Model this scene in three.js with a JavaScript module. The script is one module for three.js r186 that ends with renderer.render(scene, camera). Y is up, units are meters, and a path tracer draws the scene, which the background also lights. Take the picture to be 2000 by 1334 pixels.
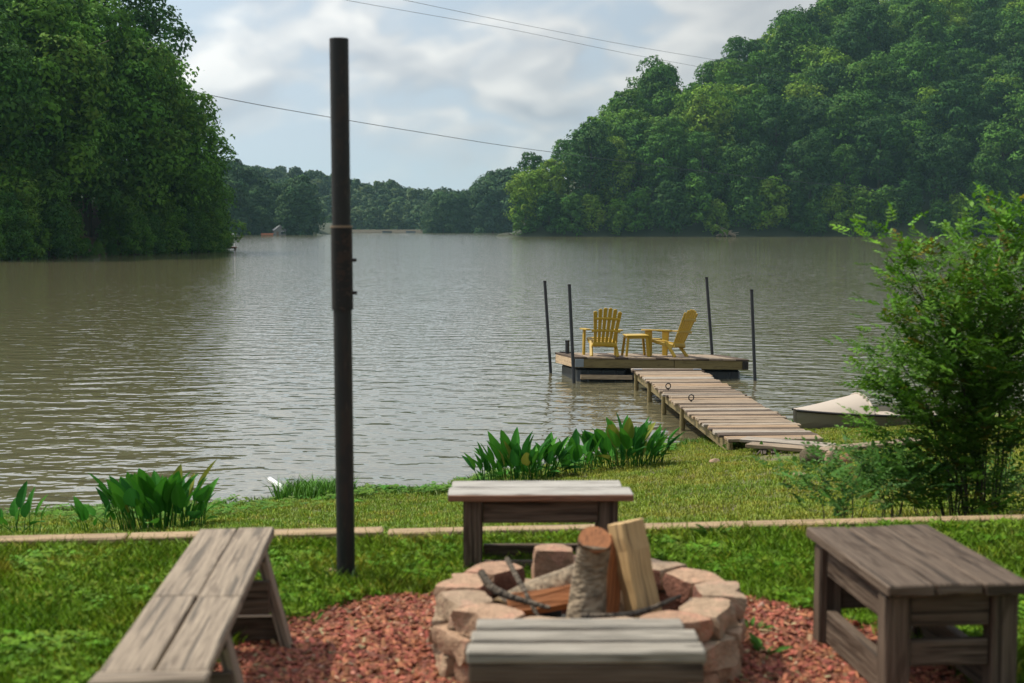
import * as THREE from 'three';
import { mergeGeometries, mergeVertices } from 'three/addons/utils/BufferGeometryUtils.js';
import { ImprovedNoise } from 'three/addons/math/ImprovedNoise.js';

// ------------------------------------------------------------------ camera, sky, sun, exposure
const scene = new THREE.Scene();
const FOCAL = 2700, PITCH = Math.atan(224 / FOCAL), EYE = 1.65, WATER = -1.4;
const camera = new THREE.PerspectiveCamera(2 * Math.atan(667 / FOCAL) * 180 / Math.PI, 1024 / 683, 0.1, 6000);
camera.position.set(0, EYE, 0);
camera.rotation.x = -PITCH;
camera.focus = 27;
camera.userData.fStop = 3.2;
scene.add(camera);

const renderer = new THREE.WebGLRenderer({ antialias: true });
renderer.toneMapping = THREE.LinearToneMapping;
renderer.toneMappingExposure = 0.95;
renderer.shadowMap.enabled = true;

const SUN = new THREE.Vector3(-0.50, 0.80, -0.27).normalize();
const sun = new THREE.DirectionalLight(new THREE.Color(1, 0.92, 0.78), 5);
sun.position.copy(SUN).multiplyScalar(300);
sun.castShadow = true;
sun.shadow.radius = 4;
Object.assign(sun.shadow.camera, { left: -260, right: 260, top: 260, bottom: -260, near: 1, far: 900 });
sun.shadow.mapSize.set(2048, 2048);
scene.add(sun, sun.target);

const perlin = new ImprovedNoise();
const N3 = (x, y, z) => perlin.noise(x, y, z);
function fbm(x, y, z, oct = 5) {
  let a = 0.5, s = 0;
  for (let i = 0; i < oct; i++) { s += a * N3(x, y, z); x = x * 2.03 + 11.7; y = y * 2.03 + 5.3; z = z * 2.03 + 8.9; a *= 0.52; }
  return s;
}
const clamp = (x, a = 0, b = 1) => Math.min(b, Math.max(a, x));
const smooth = (a, b, x) => { const t = clamp((x - a) / (b - a)); return t * t * (3 - 2 * t); };
const mix = (a, b, t) => a + (b - a) * t;

function makeSky() {
  const w = 2560, h = 1280, d = new Float32Array(w * h * 4);
  for (let j = 0; j < h; j++) {
    const el = ((j + 0.5) / h - 0.5) * Math.PI, sy = Math.sin(el), cy = Math.cos(el);
    for (let i = 0; i < w; i++) {
      const az = ((i + 0.5) / w - 0.5) * 2 * Math.PI, k = (j * w + i) * 4;
      const dx = Math.cos(az) * cy, dz = Math.sin(az) * cy;
      let r, g, b;
      if (sy < -0.02) { r = 0.16; g = 0.17; b = 0.15; }
      else {
        const t = Math.pow(clamp(sy), 0.5);
        r = mix(0.55, 0.18, t); g = mix(0.62, 0.27, t); b = mix(0.66, 0.41, t);
        // a broken layer of soft cumulus, flattened towards the horizon
        const s = 9.0, px = dx * s + 3.1, py = sy * s * 2.1 + 0.7, pz = dz * s + 1.9;
        const warp = 0.5 * fbm(px * 1.3 + 4, py * 1.3, pz * 1.3, 3);
        const f = fbm(px + warp, py + warp, pz, 6);
        const up = fbm(px + warp - 0.10, py + warp + 0.30, pz, 4);
        const wide = fbm(px * 0.45 + 9, py * 0.5, pz * 0.45, 3);
        const cover = smooth(-0.16, 0.20, f + 0.30 * wide + 0.06);
        const lit = clamp(0.50 + 1.6 * (f - up), 0.05, 1);
        const glow = 1 + 4.0 * Math.pow(Math.max(0, dx * SUN.x + sy * SUN.y + dz * SUN.z), 2);
        const haze = 1 - smooth(0.0, 0.10, sy);
        const c = cover * mix(0.92, 0.55, haze); r *= mix(1, glow, 0.6); g *= mix(1, glow, 0.6); b *= mix(1, glow, 0.6);
        r = mix(r, mix(0.30, 0.60, lit) * glow, c); g = mix(g, mix(0.33, 0.60, lit) * glow, c); b = mix(b, mix(0.37, 0.585, lit) * glow, c);
      }
      d[k] = r; d[k + 1] = g; d[k + 2] = b; d[k + 3] = 1;
    }
  }
  const t = new THREE.DataTexture(d, w, h, THREE.RGBAFormat, THREE.FloatType);
  t.mapping = THREE.EquirectangularReflectionMapping;
  t.magFilter = t.minFilter = THREE.LinearFilter;
  t.needsUpdate = true;
  return t;
}
scene.background = makeSky();
scene.environment = scene.background;
scene.fog = new THREE.FogExp2(new THREE.Color(0.44, 0.74, 0.80), 0.00010);

// ------------------------------------------------------------------ helpers
function rng(seed) { let a = seed >>> 0; return () => { a = (a + 0x6D2B79F5) | 0; let t = Math.imul(a ^ (a >>> 15), 1 | a); t = (t + Math.imul(t ^ (t >>> 7), 61 | t)) ^ t; return ((t ^ (t >>> 14)) >>> 0) / 4294967296; }; }
const V = (x, y, z) => new THREE.Vector3(x, y, z);
const cP = Math.cos(PITCH), sP = Math.sin(PITCH);
function ray(px, py) { const x = (px - 1000) / FOCAL, y = -(py - 667) / FOCAL, z = -1; return V(x, y * cP + z * sP, z * cP - y * sP); }   // from a pixel of the photograph to a direction
function atY(px, py, y) { const d = ray(px, py), t = (y - EYE) / d.y; return V(d.x * t, y, d.z * t); }
function atD(px, py, D) { const d = ray(px, py), t = -D / d.z; return V(d.x * t, EYE + d.y * t, -D); }
const lerpTable = (tab, x) => { if (x <= tab[0][0]) return tab[0][1]; for (let i = 1; i < tab.length; i++) if (x <= tab[i][0]) { const [a, b] = tab[i - 1], [c, e] = tab[i]; return b + (e - b) * (x - a) / (c - a); } return tab[tab.length - 1][1]; };
const used = {};
function numbered(n) { const k = used[n] = (used[n] ?? -1) + 1; return k ? `${n}_${String(k).padStart(3, '0')}` : n; }
function tag(o, label, category, group, kind) { if (label) o.userData.label = label; if (category) o.userData.category = category; if (group) o.userData.group = group; if (kind) o.userData.kind = kind; return o; }
function shadows(o) { o.castShadow = o.receiveShadow = true; return o; }
function thing(name, label, category, pos = V(0, 0, 0), turn = 0, group) { const g = new THREE.Group(); g.name = numbered(name); g.position.copy(pos); g.rotation.y = turn; tag(g, label, category, group); scene.add(g); return g; }
function part(name, geo, mat, parent) { const m = shadows(new THREE.Mesh(geo, mat)); m.name = name; parent.add(m); return m; }
function single(name, geo, mat, label, category, group) { const m = shadows(new THREE.Mesh(geo, mat)); m.name = numbered(name); tag(m, label, category, group); scene.add(m); return m; }
function structure(name, geo, mat, label) { const m = shadows(new THREE.Mesh(geo, mat)); m.name = numbered(name); m.userData.kind = 'structure'; if (label) tag(m, label, name.split('_').pop()); scene.add(m); return m; }
function copy(src, label) { const c = src.clone(); c.name = numbered(src.name.replace(/_\d{3}$/, '')); c.userData = { ...src.userData }; if (label) c.userData.label = label; scene.add(c); return c; }
function tri(pos, uv, col, nrm) { const g = new THREE.BufferGeometry(); g.setAttribute('position', new THREE.Float32BufferAttribute(pos, 3)); if (uv) g.setAttribute('uv', new THREE.Float32BufferAttribute(uv, 2)); if (col) g.setAttribute('color', new THREE.Float32BufferAttribute(col, 3)); if (nrm) g.setAttribute('normal', new THREE.Float32BufferAttribute(nrm, 3)); else g.computeVertexNormals(); return g; }

// chamfered box; u runs along the longest side in metres / 2, v across in metres / 0.5
function board(lx, ly, lz, c = 0.004, seed = 0, warp = 0) {
  const R = rng(seed * 7919 + 13), L = [lx, ly, lz], h = L.map(v => v / 2), pos = [], uv = [];
  c = Math.min(c, h[0] * 0.9, h[1] * 0.9, h[2] * 0.9);
  const jit = [0, 1, 2, 3, 4, 5, 6, 7].map(() => [(R() - 0.5) * warp, (R() - 0.5) * warp, (R() - 0.5) * warp]);
  const vert = (s, a) => { const j = jit[(s[0] > 0 ? 1 : 0) + (s[1] > 0 ? 2 : 0) + (s[2] > 0 ? 4 : 0)]; return [0, 1, 2].map(k => s[k] * (k === a ? h[k] : h[k] - c) + j[k]); };
  const long = lx >= ly && lx >= lz ? 0 : lz >= ly ? 2 : 1, ou = R() * 5, ov = R() * 5;
  const face = (vs, n) => {
    const e1 = vs[1].map((v, k) => v - vs[0][k]), e2 = vs[2].map((v, k) => v - vs[0][k]);
    const cr = [e1[1] * e2[2] - e1[2] * e2[1], e1[2] * e2[0] - e1[0] * e2[2], e1[0] * e2[1] - e1[1] * e2[0]];
    if (cr[0] * n[0] + cr[1] * n[1] + cr[2] * n[2] < 0) vs.reverse();
    const ax = n.map(Math.abs), m = ax.indexOf(Math.max(...ax));
    const u = m === long ? (long + 1) % 3 : long, w = [0, 1, 2].find(k => k !== m && k !== u);
    for (let i = 1; i < vs.length - 1; i++) for (const p of [vs[0], vs[i], vs[i + 1]]) { pos.push(...p); uv.push(p[u] / 2 + ou, p[w] / 0.5 + ov + m * 0.31); }
  };
  for (let a = 0; a < 3; a++) for (const s of [-1, 1]) {
    const b = (a + 1) % 3, d = (a + 2) % 3, n = [0, 0, 0]; n[a] = s;
    face([[-1, -1], [1, -1], [1, 1], [-1, 1]].map(([p, q]) => { const t = [0, 0, 0]; t[a] = s; t[b] = p; t[d] = q; return vert(t, a); }), n);
  }
  for (let a = 0; a < 3; a++) { const b = (a + 1) % 3; const d = 3 - a - b;
    for (const s of [-1, 1]) for (const t of [-1, 1]) { const n = [0, 0, 0]; n[a] = s; n[b] = t; const q = (k, ax) => { const o = [0, 0, 0]; o[a] = s; o[b] = t; o[d] = k; return vert(o, ax); };
      face([q(-1, a), q(1, a), q(1, b), q(-1, b)], n); } }
  for (const x of [-1, 1]) for (const y of [-1, 1]) for (const z of [-1, 1]) { const s = [x, y, z]; face([vert(s, 0), vert(s, 1), vert(s, 2)], s); }
  return tri(pos, uv);
}
const placed = (g, x = 0, y = 0, z = 0, rx = 0, ry = 0, rz = 0) => g.applyMatrix4(new THREE.Matrix4().makeRotationFromEuler(new THREE.Euler(rx, ry, rz)).setPosition(x, y, z));
function between(g, a, b) { // turns a piece that lies along +x, centred, so that it runs from a to b
  const d = b.clone().sub(a); const q = new THREE.Quaternion().setFromUnitVectors(V(1, 0, 0), d.clone().normalize());
  return g.applyMatrix4(new THREE.Matrix4().compose(a.clone().add(b).multiplyScalar(0.5), q, V(1, 1, 1)));
}
// rough tapering round stick through points
function limb(pts, radii, seg = 8, seed = 1, rough = 0.08, rings = 3) {
  const curve = new THREE.CatmullRomCurve3(pts), n = Math.max(2, (pts.length - 1) * rings), fr = curve.computeFrenetFrames(n, false), pos = [], uv = [], idx = [];
  const len = curve.getLength();
  for (let i = 0; i <= n; i++) {
    const t = i / n, p = curve.getPoint(t), f = t * (radii.length - 1), k = Math.min(radii.length - 2, Math.floor(f)), r = radii[k] + (radii[k + 1] - radii[k]) * (f - k);
    for (let j = 0; j <= seg; j++) {
      const a = (j % seg) / seg * Math.PI * 2, rr = r * (1 + rough * 2 * N3(Math.cos(a) * 1.5 + seed * 3.3, t * len / r * 0.25 + seed, Math.sin(a) * 1.5));
      const q = p.clone().addScaledVector(fr.normals[i], Math.cos(a) * rr).addScaledVector(fr.binormals[i], Math.sin(a) * rr);
      pos.push(q.x, q.y, q.z); uv.push(t * len / 0.5, j / seg * 2 * Math.PI * r / 0.5);
      if (i && j) { const b = i * (seg + 1) + j; idx.push(b, b - seg - 1, b - seg - 2, b, b - seg - 2, b - 1); }
    }
  }
  for (const [row, flip] of [[0, 1], [n, 0]]) { const c = curve.getPoint(row / n), ci = pos.length / 3; pos.push(c.x, c.y, c.z); uv.push(0, 0); for (let j = 0; j < seg; j++) { const a = row * (seg + 1) + j; flip ? idx.push(ci, a + 1, a) : idx.push(ci, a, a + 1); } }
  const g = tri(pos, uv); g.setIndex(idx); g.computeVertexNormals(); return g;
}
const tube = (pts, r, seg = 8, n = 16) => new THREE.TubeGeometry(new THREE.CatmullRomCurve3(pts), n, r, seg);

// ------------------------------------------------------------------ materials
function pix(w, h, fn, srgb) {
  const d = new Uint8Array(w * h * 4);
  for (let j = 0; j < h; j++) for (let i = 0; i < w; i++) { const c = fn(i / w, j / h), k = (j * w + i) * 4; for (let n = 0; n < 3; n++) d[k + n] = clamp(c[n]) * 255; d[k + 3] = 255; }
  const t = new THREE.DataTexture(d, w, h); t.wrapS = t.wrapT = THREE.RepeatWrapping; t.magFilter = THREE.LinearFilter; t.minFilter = THREE.LinearMipmapLinearFilter; t.generateMipmaps = true; if (srgb) t.colorSpace = THREE.SRGBColorSpace; t.needsUpdate = true; return t;
}
const toS = c => c.map(v => v <= 0.0031308 ? v * 12.92 : 1.055 * Math.pow(v, 1 / 2.4) - 0.055);
// tileable noise through a torus would blur grain; two mirrored octaves are cheap and do not show
const tileN = (u, v, su, sv, z) => { if (u < 0.85 && v < 0.85) return N3(u * su, v * sv, z); const a = (x, y) => N3(x * su, y * sv, z); const bu = smooth(0.85, 1, u), bv = smooth(0.85, 1, v); const p = mix(a(u, v), a(u - 1, v), bu), q = mix(a(u, v - 1), a(u - 1, v - 1), bu); return mix(p, q, bv); };
function woodMaps(base, dark, stain, seed, grain = 60) {
  const col = pix(768, 512, (u, v) => {
    const wob = 0.25 * tileN(u, v, 5, 6, seed);
    const g = tileN(u, v + wob * 0.08, 9, grain, seed + 3), g2 = tileN(u, v, 30, grain * 2.3, seed + 7), s = tileN(u, v, 7, 9, seed + 13) + 0.6 * tileN(u, v, 19, 26, seed + 17), blot = smooth(0.22, 0.55, s);
    const crack = smooth(0.33, 0.45, tileN(u, v, 3.5, 34, seed + 23));
    const k = clamp(0.5 + 0.75 * g + 0.35 * g2);
    return toS([0, 1, 2].map(i => mix(mix(dark[i], base[i], k), stain[i], 0.62 * blot) * (1 - 0.55 * crack)));
  }, true);
  const bump = pix(512, 512, (u, v) => { const wob = 0.25 * tileN(u, v, 5, 6, seed); const g = tileN(u, v + wob * 0.08, 9, grain, seed + 3), g2 = tileN(u, v, 30, grain * 2.3, seed + 7), crack = smooth(0.33, 0.45, tileN(u, v, 3.5, 34, seed + 23)); const k = clamp(0.6 + 0.5 * g + 0.3 * g2 - 0.5 * crack); return [k, k, k]; });
  return { map: col, bumpMap: bump };
}
const std = (o) => new THREE.MeshStandardMaterial(o), matte = (o) => new THREE.MeshPhysicalMaterial({ specularIntensity: 0.25, ...o });
const rgb = (r, g, b) => new THREE.Color().setRGB(r, g, b);
const W_GREY = woodMaps([0.40, 0.35, 0.29], [0.21, 0.175, 0.14], [0.13, 0.10, 0.075], 1.3);
const W_PALE = woodMaps([0.44, 0.41, 0.365], [0.235, 0.21, 0.175], [0.10, 0.085, 0.065], 5.7);
const W_DARK = woodMaps([0.115, 0.082, 0.055], [0.058, 0.041, 0.028], [0.045, 0.034, 0.024], 9.1);
const W_TAN = woodMaps([0.50, 0.37, 0.23], [0.34, 0.235, 0.135], [0.25, 0.17, 0.10], 14.2);
const M = {
  grey: std({ ...W_GREY, color: rgb(0.74, 0.66, 0.56), bumpScale: 0.003, roughness: 0.8 }), pale: std({ ...W_PALE, bumpScale: 0.003, roughness: 0.62 }), dark: matte({ ...W_DARK, color: rgb(1.0, 0.94, 0.84), bumpScale: 0.003, roughness: 0.8 }),
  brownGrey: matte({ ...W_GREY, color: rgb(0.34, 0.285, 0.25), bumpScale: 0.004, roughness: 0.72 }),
  deck: std({ ...W_GREY, color: rgb(0.88, 0.75, 0.60), bumpScale: 0.004, roughness: 0.8 }), deck2: std({ ...W_TAN, color: rgb(0.72, 0.66, 0.62), bumpScale: 0.004, roughness: 0.8 }), deck3: std({ ...W_PALE, color: rgb(0.86, 0.78, 0.70), bumpScale: 0.004, roughness: 0.8 }),
  worn: std({ ...W_PALE, color: rgb(0.74, 0.71, 0.65), bumpScale: 0.004, roughness: 0.75 }),
  tan: std({ ...W_TAN, bumpScale: 0.003, roughness: 0.8 }), timber: std({ ...W_TAN, color: rgb(0.80, 0.76, 0.68), bumpScale: 0.004, roughness: 0.85 }),
  split: std({ ...W_TAN, color: rgb(1.1, 0.98, 0.72), bumpScale: 0.006, roughness: 0.8 }), cut: std({ ...W_TAN, color: rgb(1.0, 0.52, 0.30), bumpScale: 0.004, roughness: 0.8 }),
  fascia: std({ ...W_TAN, color: rgb(0.42, 0.44, 0.28), bumpScale: 0.004, roughness: 0.85 }), redEdge: std({ ...W_DARK, color: rgb(2.2, 1.4, 1.05), bumpScale: 0.003, roughness: 0.75 }),
  iron: std({ color: rgb(0.012, 0.010, 0.009), roughness: 0.5, metalness: 0.0 }), ironRust: std({ color: rgb(0.026, 0.018, 0.013), roughness: 0.75 }), ringMetal: std({ color: rgb(0.20, 0.14, 0.09), roughness: 0.6 }),
  blackPlastic: std({ color: rgb(0.018, 0.024, 0.028), roughness: 0.45 }), poleGrey: std({ color: rgb(0.035, 0.037, 0.042), roughness: 0.5, metalness: 0.3 }),
  yellow: new THREE.MeshPhysicalMaterial({ color: rgb(0.42, 0.265, 0.010), roughness: 0.5, transmission: 0.08, thickness: 0 }),
  pvc: std({ color: rgb(0.75, 0.75, 0.73), roughness: 0.4 }), wire: std({ color: rgb(0.022, 0.024, 0.026), roughness: 0.6 }),
};
const rustMap = pix(256, 512, (u, v) => { const a = tileN(u, v, 5, 9, 12.5), b = tileN(u, v, 18, 34, 13.5), c = tileN(u, v, 60, 60, 14.5), k = smooth(0.05, 0.5, a + 0.6 * b), w = smooth(0.42, 0.6, b + 0.5 * c); return toS([mix(mix(0.018, 0.065, k), 0.16, w * 0.5), mix(mix(0.015, 0.034, k), 0.14, w * 0.5), mix(mix(0.013, 0.020, k), 0.12, w * 0.5)]); }, true);
M.iron = std({ map: rustMap, color: rgb(0.22, 0.22, 0.22), roughness: 0.6 }); M.ironRust = std({ map: rustMap, color: rgb(0.36, 0.33, 0.30), roughness: 0.8 });
const barkMap = pix(512, 512, (u, v) => { const a = tileN(u, v, 14, 10, 3.3), b = tileN(u, v, 40, 22, 5.5), k = clamp(0.55 + 0.6 * a + 0.5 * b); return toS([mix(0.10, 0.30, k), mix(0.085, 0.255, k), mix(0.065, 0.20, k)]); }, true);
const barkBump = pix(512, 512, (u, v) => { const k = clamp(0.5 + 0.6 * tileN(u, v, 14, 10, 3.3) + 0.6 * tileN(u, v, 40, 22, 5.5)); return [k, k, k]; });
M.bark = std({ map: barkMap, color: rgb(1.0, 0.88, 0.72), bumpMap: barkBump, bumpScale: 0.01, roughness: 0.9 });
M.barkDark = std({ map: barkMap, color: rgb(0.42, 0.38, 0.34), bumpMap: barkBump, bumpScale: 0.01, roughness: 0.95 });
M.barkTree = std({ color: rgb(0.06, 0.048, 0.036), roughness: 0.95 });
M.bleached = std({ map: barkMap, color: rgb(1.5, 1.35, 1.2), roughness: 0.9 });
const stoneMap = pix(512, 512, (u, v) => { const a = tileN(u, v, 6, 6, 2.2), b = tileN(u, v, 26, 26, 4.4), c = tileN(u, v, 90, 90, 6.6), k = clamp(0.5 + 0.45 * a + 0.35 * b + 0.35 * c), p = smooth(0.1, 0.5, a + 0.5 * b); return toS([mix(0.24, 0.50, k), mix(0.165, 0.37, k) * (1 - 0.12 * p), mix(0.11, 0.265, k) * (1 - 0.1 * p)]); }, true);
const stoneBump = pix(512, 512, (u, v) => { const k = clamp(0.5 + 0.5 * tileN(u, v, 12, 12, 2.9) + 0.3 * tileN(u, v, 36, 36, 4.4) + 0.3 * tileN(u, v, 90, 90, 6.6)); return [k, k, k]; });
M.stone = [[0.90, 0.85, 0.76], [0.92, 0.80, 0.70], [0.86, 0.71, 0.62], [0.80, 0.77, 0.70]].map(c => std({ map: stoneMap, color: rgb(...c), bumpMap: stoneBump, bumpScale: 0.008, roughness: 0.92 }));
M.burnt = std({ map: stoneMap, color: rgb(0.46, 0.25, 0.20), bumpMap: stoneBump, bumpScale: 0.008, roughness: 0.95 });
M.redStone = std({ map: stoneMap, color: rgb(0.95, 0.60, 0.52), bumpMap: stoneBump, bumpScale: 0.008, roughness: 0.92 });
M.rock = std({ map: stoneMap, color: rgb(0.30, 0.33, 0.26), bumpMap: stoneBump, bumpScale: 0.02, roughness: 0.95 });
const leafMat = (r, g, b, tr = 0.35, ro = 0.75) => new THREE.MeshPhysicalMaterial({ color: rgb(r, g, b), vertexColors: true, roughness: Math.max(ro, 0.7), transmission: tr, thickness: 0, side: THREE.DoubleSide, specularIntensity: 0.12 });

// ------------------------------------------------------------------ the yard, the lake
const shoreTab = [[-60, 10], [-30, 13], [-8, 14.1], [-5.3, 14.4], [-4.3, 14.7], [-3.1, 14.9], [-2.1, 15.7], [-0.8, 15.8], [-0.37, 16.5], [1, 17.8], [2.1, 18.8], [3, 20], [4.4, 21.3], [5.7, 22.1], [8.5, 23], [20, 26], [60, 34]];
const shoreD = x => lerpTable(shoreTab, x);
const edgeD = x => 7.27 + 0.107 * x;                      // where the landscape timbers lie
function groundH(x, D) {
  const t = (D - edgeD(x) - 0.1) / (shoreD(x) - edgeD(x) - 0.1), n = 0.02 * N3(x * 0.9, D * 0.9, 3.7) + 0.008 * N3(x * 4, D * 4, 1.2);
  if (t <= 0) return -0.015 + n * 0.7;
  if (t < 1) return -0.03 - 1.36 * Math.pow(t, 0.76) + n;
  const o = D - shoreD(x);
  return -1.39 - 0.45 * smooth(0, 0.5, o) - 0.22 * o + n;
}
const spaced = (a, b, near, far, c, w) => { const out = []; let x = a; while (x < b) { out.push(x); x += Math.abs(x - c) < w ? near : Math.min(far, near + (Math.abs(x - c) - w) * 0.15); } out.push(b); return out; };
function heightMesh(xs, Ds, fn, uvScale) {
  const pos = [], uv = [], idx = [], nx = xs.length;
  Ds.forEach((D, j) => xs.forEach((x, i) => { pos.push(x, fn(x, D), -D); uv.push(x / uvScale, D / uvScale); if (i && j) { const a = j * nx + i; idx.push(a, a - 1, a - nx, a - 1, a - nx - 1, a - nx); } }));
  const g = tri(pos, uv); g.setIndex(idx); g.computeVertexNormals(); return g;
}
const soilMap = pix(512, 512, (u, v) => { const a = tileN(u, v, 7, 7, 1.1), b = tileN(u, v, 30, 30, 2.1), c = tileN(u, v, 110, 110, 3.1), k = clamp(0.5 + 0.5 * a + 0.4 * b + 0.4 * c), gr = smooth(-0.15, 0.35, a + 0.4 * b); return toS([mix(mix(0.07, 0.16, k), mix(0.06, 0.12, k), gr), mix(mix(0.058, 0.13, k), mix(0.09, 0.17, k), gr), mix(mix(0.03, 0.07, k), mix(0.010, 0.025, k), gr)]); }, true);
structure('ground', heightMesh(spaced(-60, 60, 0.14, 3, 0, 7), spaced(-14, 44, 0.14, 2, 12, 9), groundH, 3), std({ map: soilMap, bumpMap: stoneBump, bumpScale: 0.02, roughness: 1 }), 'sloping grassy yard running down to the lake');

function makeWater() {
  const n = 2048, size = 48, hgt = new Float32Array(n * n), R = rng(77), tau = Math.PI * 2;
  const comp = [];
  for (let i = 0; i < 150; i++) {
    const lam = 0.11 * Math.pow(13, Math.pow(R(), 1.55)), dir = (R() + R() + R() - 1.5) * 1.3 + 0.1, k = size / lam;
    const kx = Math.round(Math.sin(dir) * k), ky = Math.round(Math.cos(dir) * k); if (!kx && !ky) continue;
    const L = size / Math.hypot(kx, ky); comp.push([kx, ky, R() * tau, 0.0019 * L * (L > 1.0 ? 0.55 : 1), R() * tau, 1 + Math.round(R() * 2), Math.round(R() * 4 - 2)]);
  }
  const sn = new Float32Array(4096); for (let i = 0; i < 4096; i++) sn[i] = Math.sin(i / 4096 * tau);
  for (const [kx, ky, ph, am, ph2, mx, my] of comp) for (let j = 0; j < n; j++) {
    const e0 = Math.round((my * j / n + ph2) * 4096) + 40960000, p0 = Math.round((ky * j / n + ph) * 4096) + 40960000;
    for (let i = 0, q = j * n; i < n; i++, q++) hgt[q] += am * (0.58 + 0.55 * sn[(e0 + 2 * mx * i) & 4095]) * sn[(p0 + 2 * kx * i) & 4095];
  }
  const st = size / n, d = new Uint8Array(n * n * 4); let rms = 0;
  for (let j = 0; j < n; j++) for (let i = 0; i < n; i++) {
    const sx = (hgt[j * n + (i + 1) % n] - hgt[j * n + (i + n - 1) % n]) / (2 * st), sy = (hgt[((j + 1) % n) * n + i] - hgt[((j + n - 1) % n) * n + i]) / (2 * st), l = Math.hypot(sx, sy, 1), k = (j * n + i) * 4;
    rms += sx * sx + sy * sy; d[k] = (-sx / l * 0.5 + 0.5) * 255; d[k + 1] = (-sy / l * 0.5 + 0.5) * 255; d[k + 2] = (1 / l * 0.5 + 0.5) * 255; d[k + 3] = 255;
  }
  console.log('wave slope rms', Math.sqrt(rms / n / n));
  const t = new THREE.DataTexture(d, n, n); t.wrapS = t.wrapT = THREE.RepeatWrapping; t.magFilter = THREE.LinearFilter; t.needsUpdate = true;
  // long low swells are real geometry, the ripples a normal map
  const xs = spaced(-1500, 1500, 0.9, 60, 0, 30), Ds = spaced(9, 2600, 0.5, 60, 20, 22);
  const g = heightMesh(xs, Ds, (x, D) => WATER + 0.014 * (N3(x * 0.35, D * 0.55, 0.5) + 0.6 * N3(x * 0.8 + 3, D * 1.1, 4.5)) * (1 - smooth(60, 200, D)), size);
  structure('water', g, new THREE.MeshPhysicalMaterial({ color: rgb(0.118, 0.106, 0.060), roughness: 0.04, ior: 2.3, normalMap: t, normalScale: new THREE.Vector2(1, 1) }), 'rippled murky olive grey lake water');
}
makeWater();

// ------------------------------------------------------------------ trees
function crown(seed, o) {
  const R = rng(seed), pos = [], nrm = [], col = [], lobes = [];
  const q = new THREE.Quaternion(), up = V(0, 1, 0);
  for (let i = 0; i < o.lobes; i++) {
    const hh = Math.pow((i + R()) / o.lobes, 0.85), prof = Math.pow(Math.sin(Math.PI * clamp(0.10 + 0.86 * (o.skirt ? 0.30 + 0.70 * hh : hh))), 0.62), a = i * 2.39996 + R() * 0.9, rad = o.R * prof * (0.42 + 0.42 * R());
    lobes.push([Math.cos(a) * rad, o.base + hh * (o.H - o.base) * 0.93, Math.sin(a) * rad, o.R * (o.lobeR ?? 0.28) * (0.8 + 0.7 * R()), 0.82 + 0.36 * R(), R()]);
  }
  const per = Math.round(o.leaves / o.lobes);
  for (const [cx, cy, cz, lr, tone, ly] of lobes) for (let i = 0; i < per; i++) {
    let d = V(R() * 2 - 1, R() * 2 - 1, R() * 2 - 1).normalize(); if (d.y < -0.35 && R() < 0.6) d.y *= -1;
    const rr = lr * (0.62 + 0.42 * Math.pow(R(), 0.6)) * (1 + 0.5 * N3(d.x * 2.1 + cx, d.y * 2.1 + cy, d.z * 2.1 + seed));
    const p = V(cx + d.x * rr, cy + d.y * rr * 0.78, cz + d.z * rr), s = o.leaf * (0.6 + 0.7 * R());
    // leaf spray: a folded diamond, lying outward and tilted at random
    const out = d.clone().multiplyScalar(0.8).add(V(R() - 0.5, R() * 0.7 - 0.05, R() - 0.5)).normalize();
    q.setFromUnitVectors(up, out);
    const yaw = R() * 6.283, c = Math.cos(yaw), sn = Math.sin(yaw), w = 0.42 + 0.2 * R(), f = 0.16 + 0.14 * R();
    const P = [[-0.5, 0, 0], [0.06, f, w * 0.5], [0.5, -0.08, 0], [0.06, f, -w * 0.5]].map(([x, y, z]) => V((x * c - z * sn) * s, y * s, (x * sn + z * c) * s).applyQuaternion(q).add(p));
    const nn = out.clone().multiplyScalar(0.75).addScaledVector(d, 0.5).normalize(), b = tone * (0.72 + 0.56 * R()), yl = 0.85 + 0.4 * ly * R();
    for (const k of [0, 1, 2, 0, 2, 3]) { pos.push(P[k].x, P[k].y, P[k].z); nrm.push(nn.x, nn.y, nn.z); col.push(b * yl, b, b * (0.8 + 0.3 * ly)); }
  }
  return tri(pos, null, col, nrm);
}
function trunk(seed, o) {
  const R = rng(seed + 500), gs = [], top = o.H * 0.86, lean = (R() - 0.5) * o.R * 0.25;
  gs.push(limb([V(0, -1.2, 0), V(lean * 0.2, top * 0.3, 0), V(lean * 0.7, top * 0.62, lean * 0.4), V(lean, top, lean * 0.5)], [o.H * 0.019, o.H * 0.016, o.H * 0.010, o.H * 0.004], 7, seed, 0.1, 2));
  const n = o.limbs ?? 7;
  for (let i = 0; i < n; i++) { const t = 0.25 + 0.6 * i / n, a = i * 2.4 + R(), l = o.R * (0.5 + 0.35 * R()), y = top * t, x = lean * t; gs.push(limb([V(x, y, lean * t * 0.5), V(x + Math.cos(a) * l * 0.5, y + l * 0.32, Math.sin(a) * l * 0.5), V(x + Math.cos(a) * l, y + l * 0.55, Math.sin(a) * l)], [o.H * 0.008, o.H * 0.005, o.H * 0.002], 5, seed + i, 0.1, 1)); }
  return mergeGeometries(gs);
}
function species(seed, o) { return { c: crown(seed, o), t: o.noTrunk ? null : trunk(seed, o) }; }
function plantTree(name, label, group, sp, mat, p, s, turn, sy = 1) {
  const g = thing(name, label, 'tree', p, turn, group); g.scale.set(s, s * sy, s);
  part('trunk', sp.t, M.barkTree, g); part('crown', sp.c, mat, g); return g;
}
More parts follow.
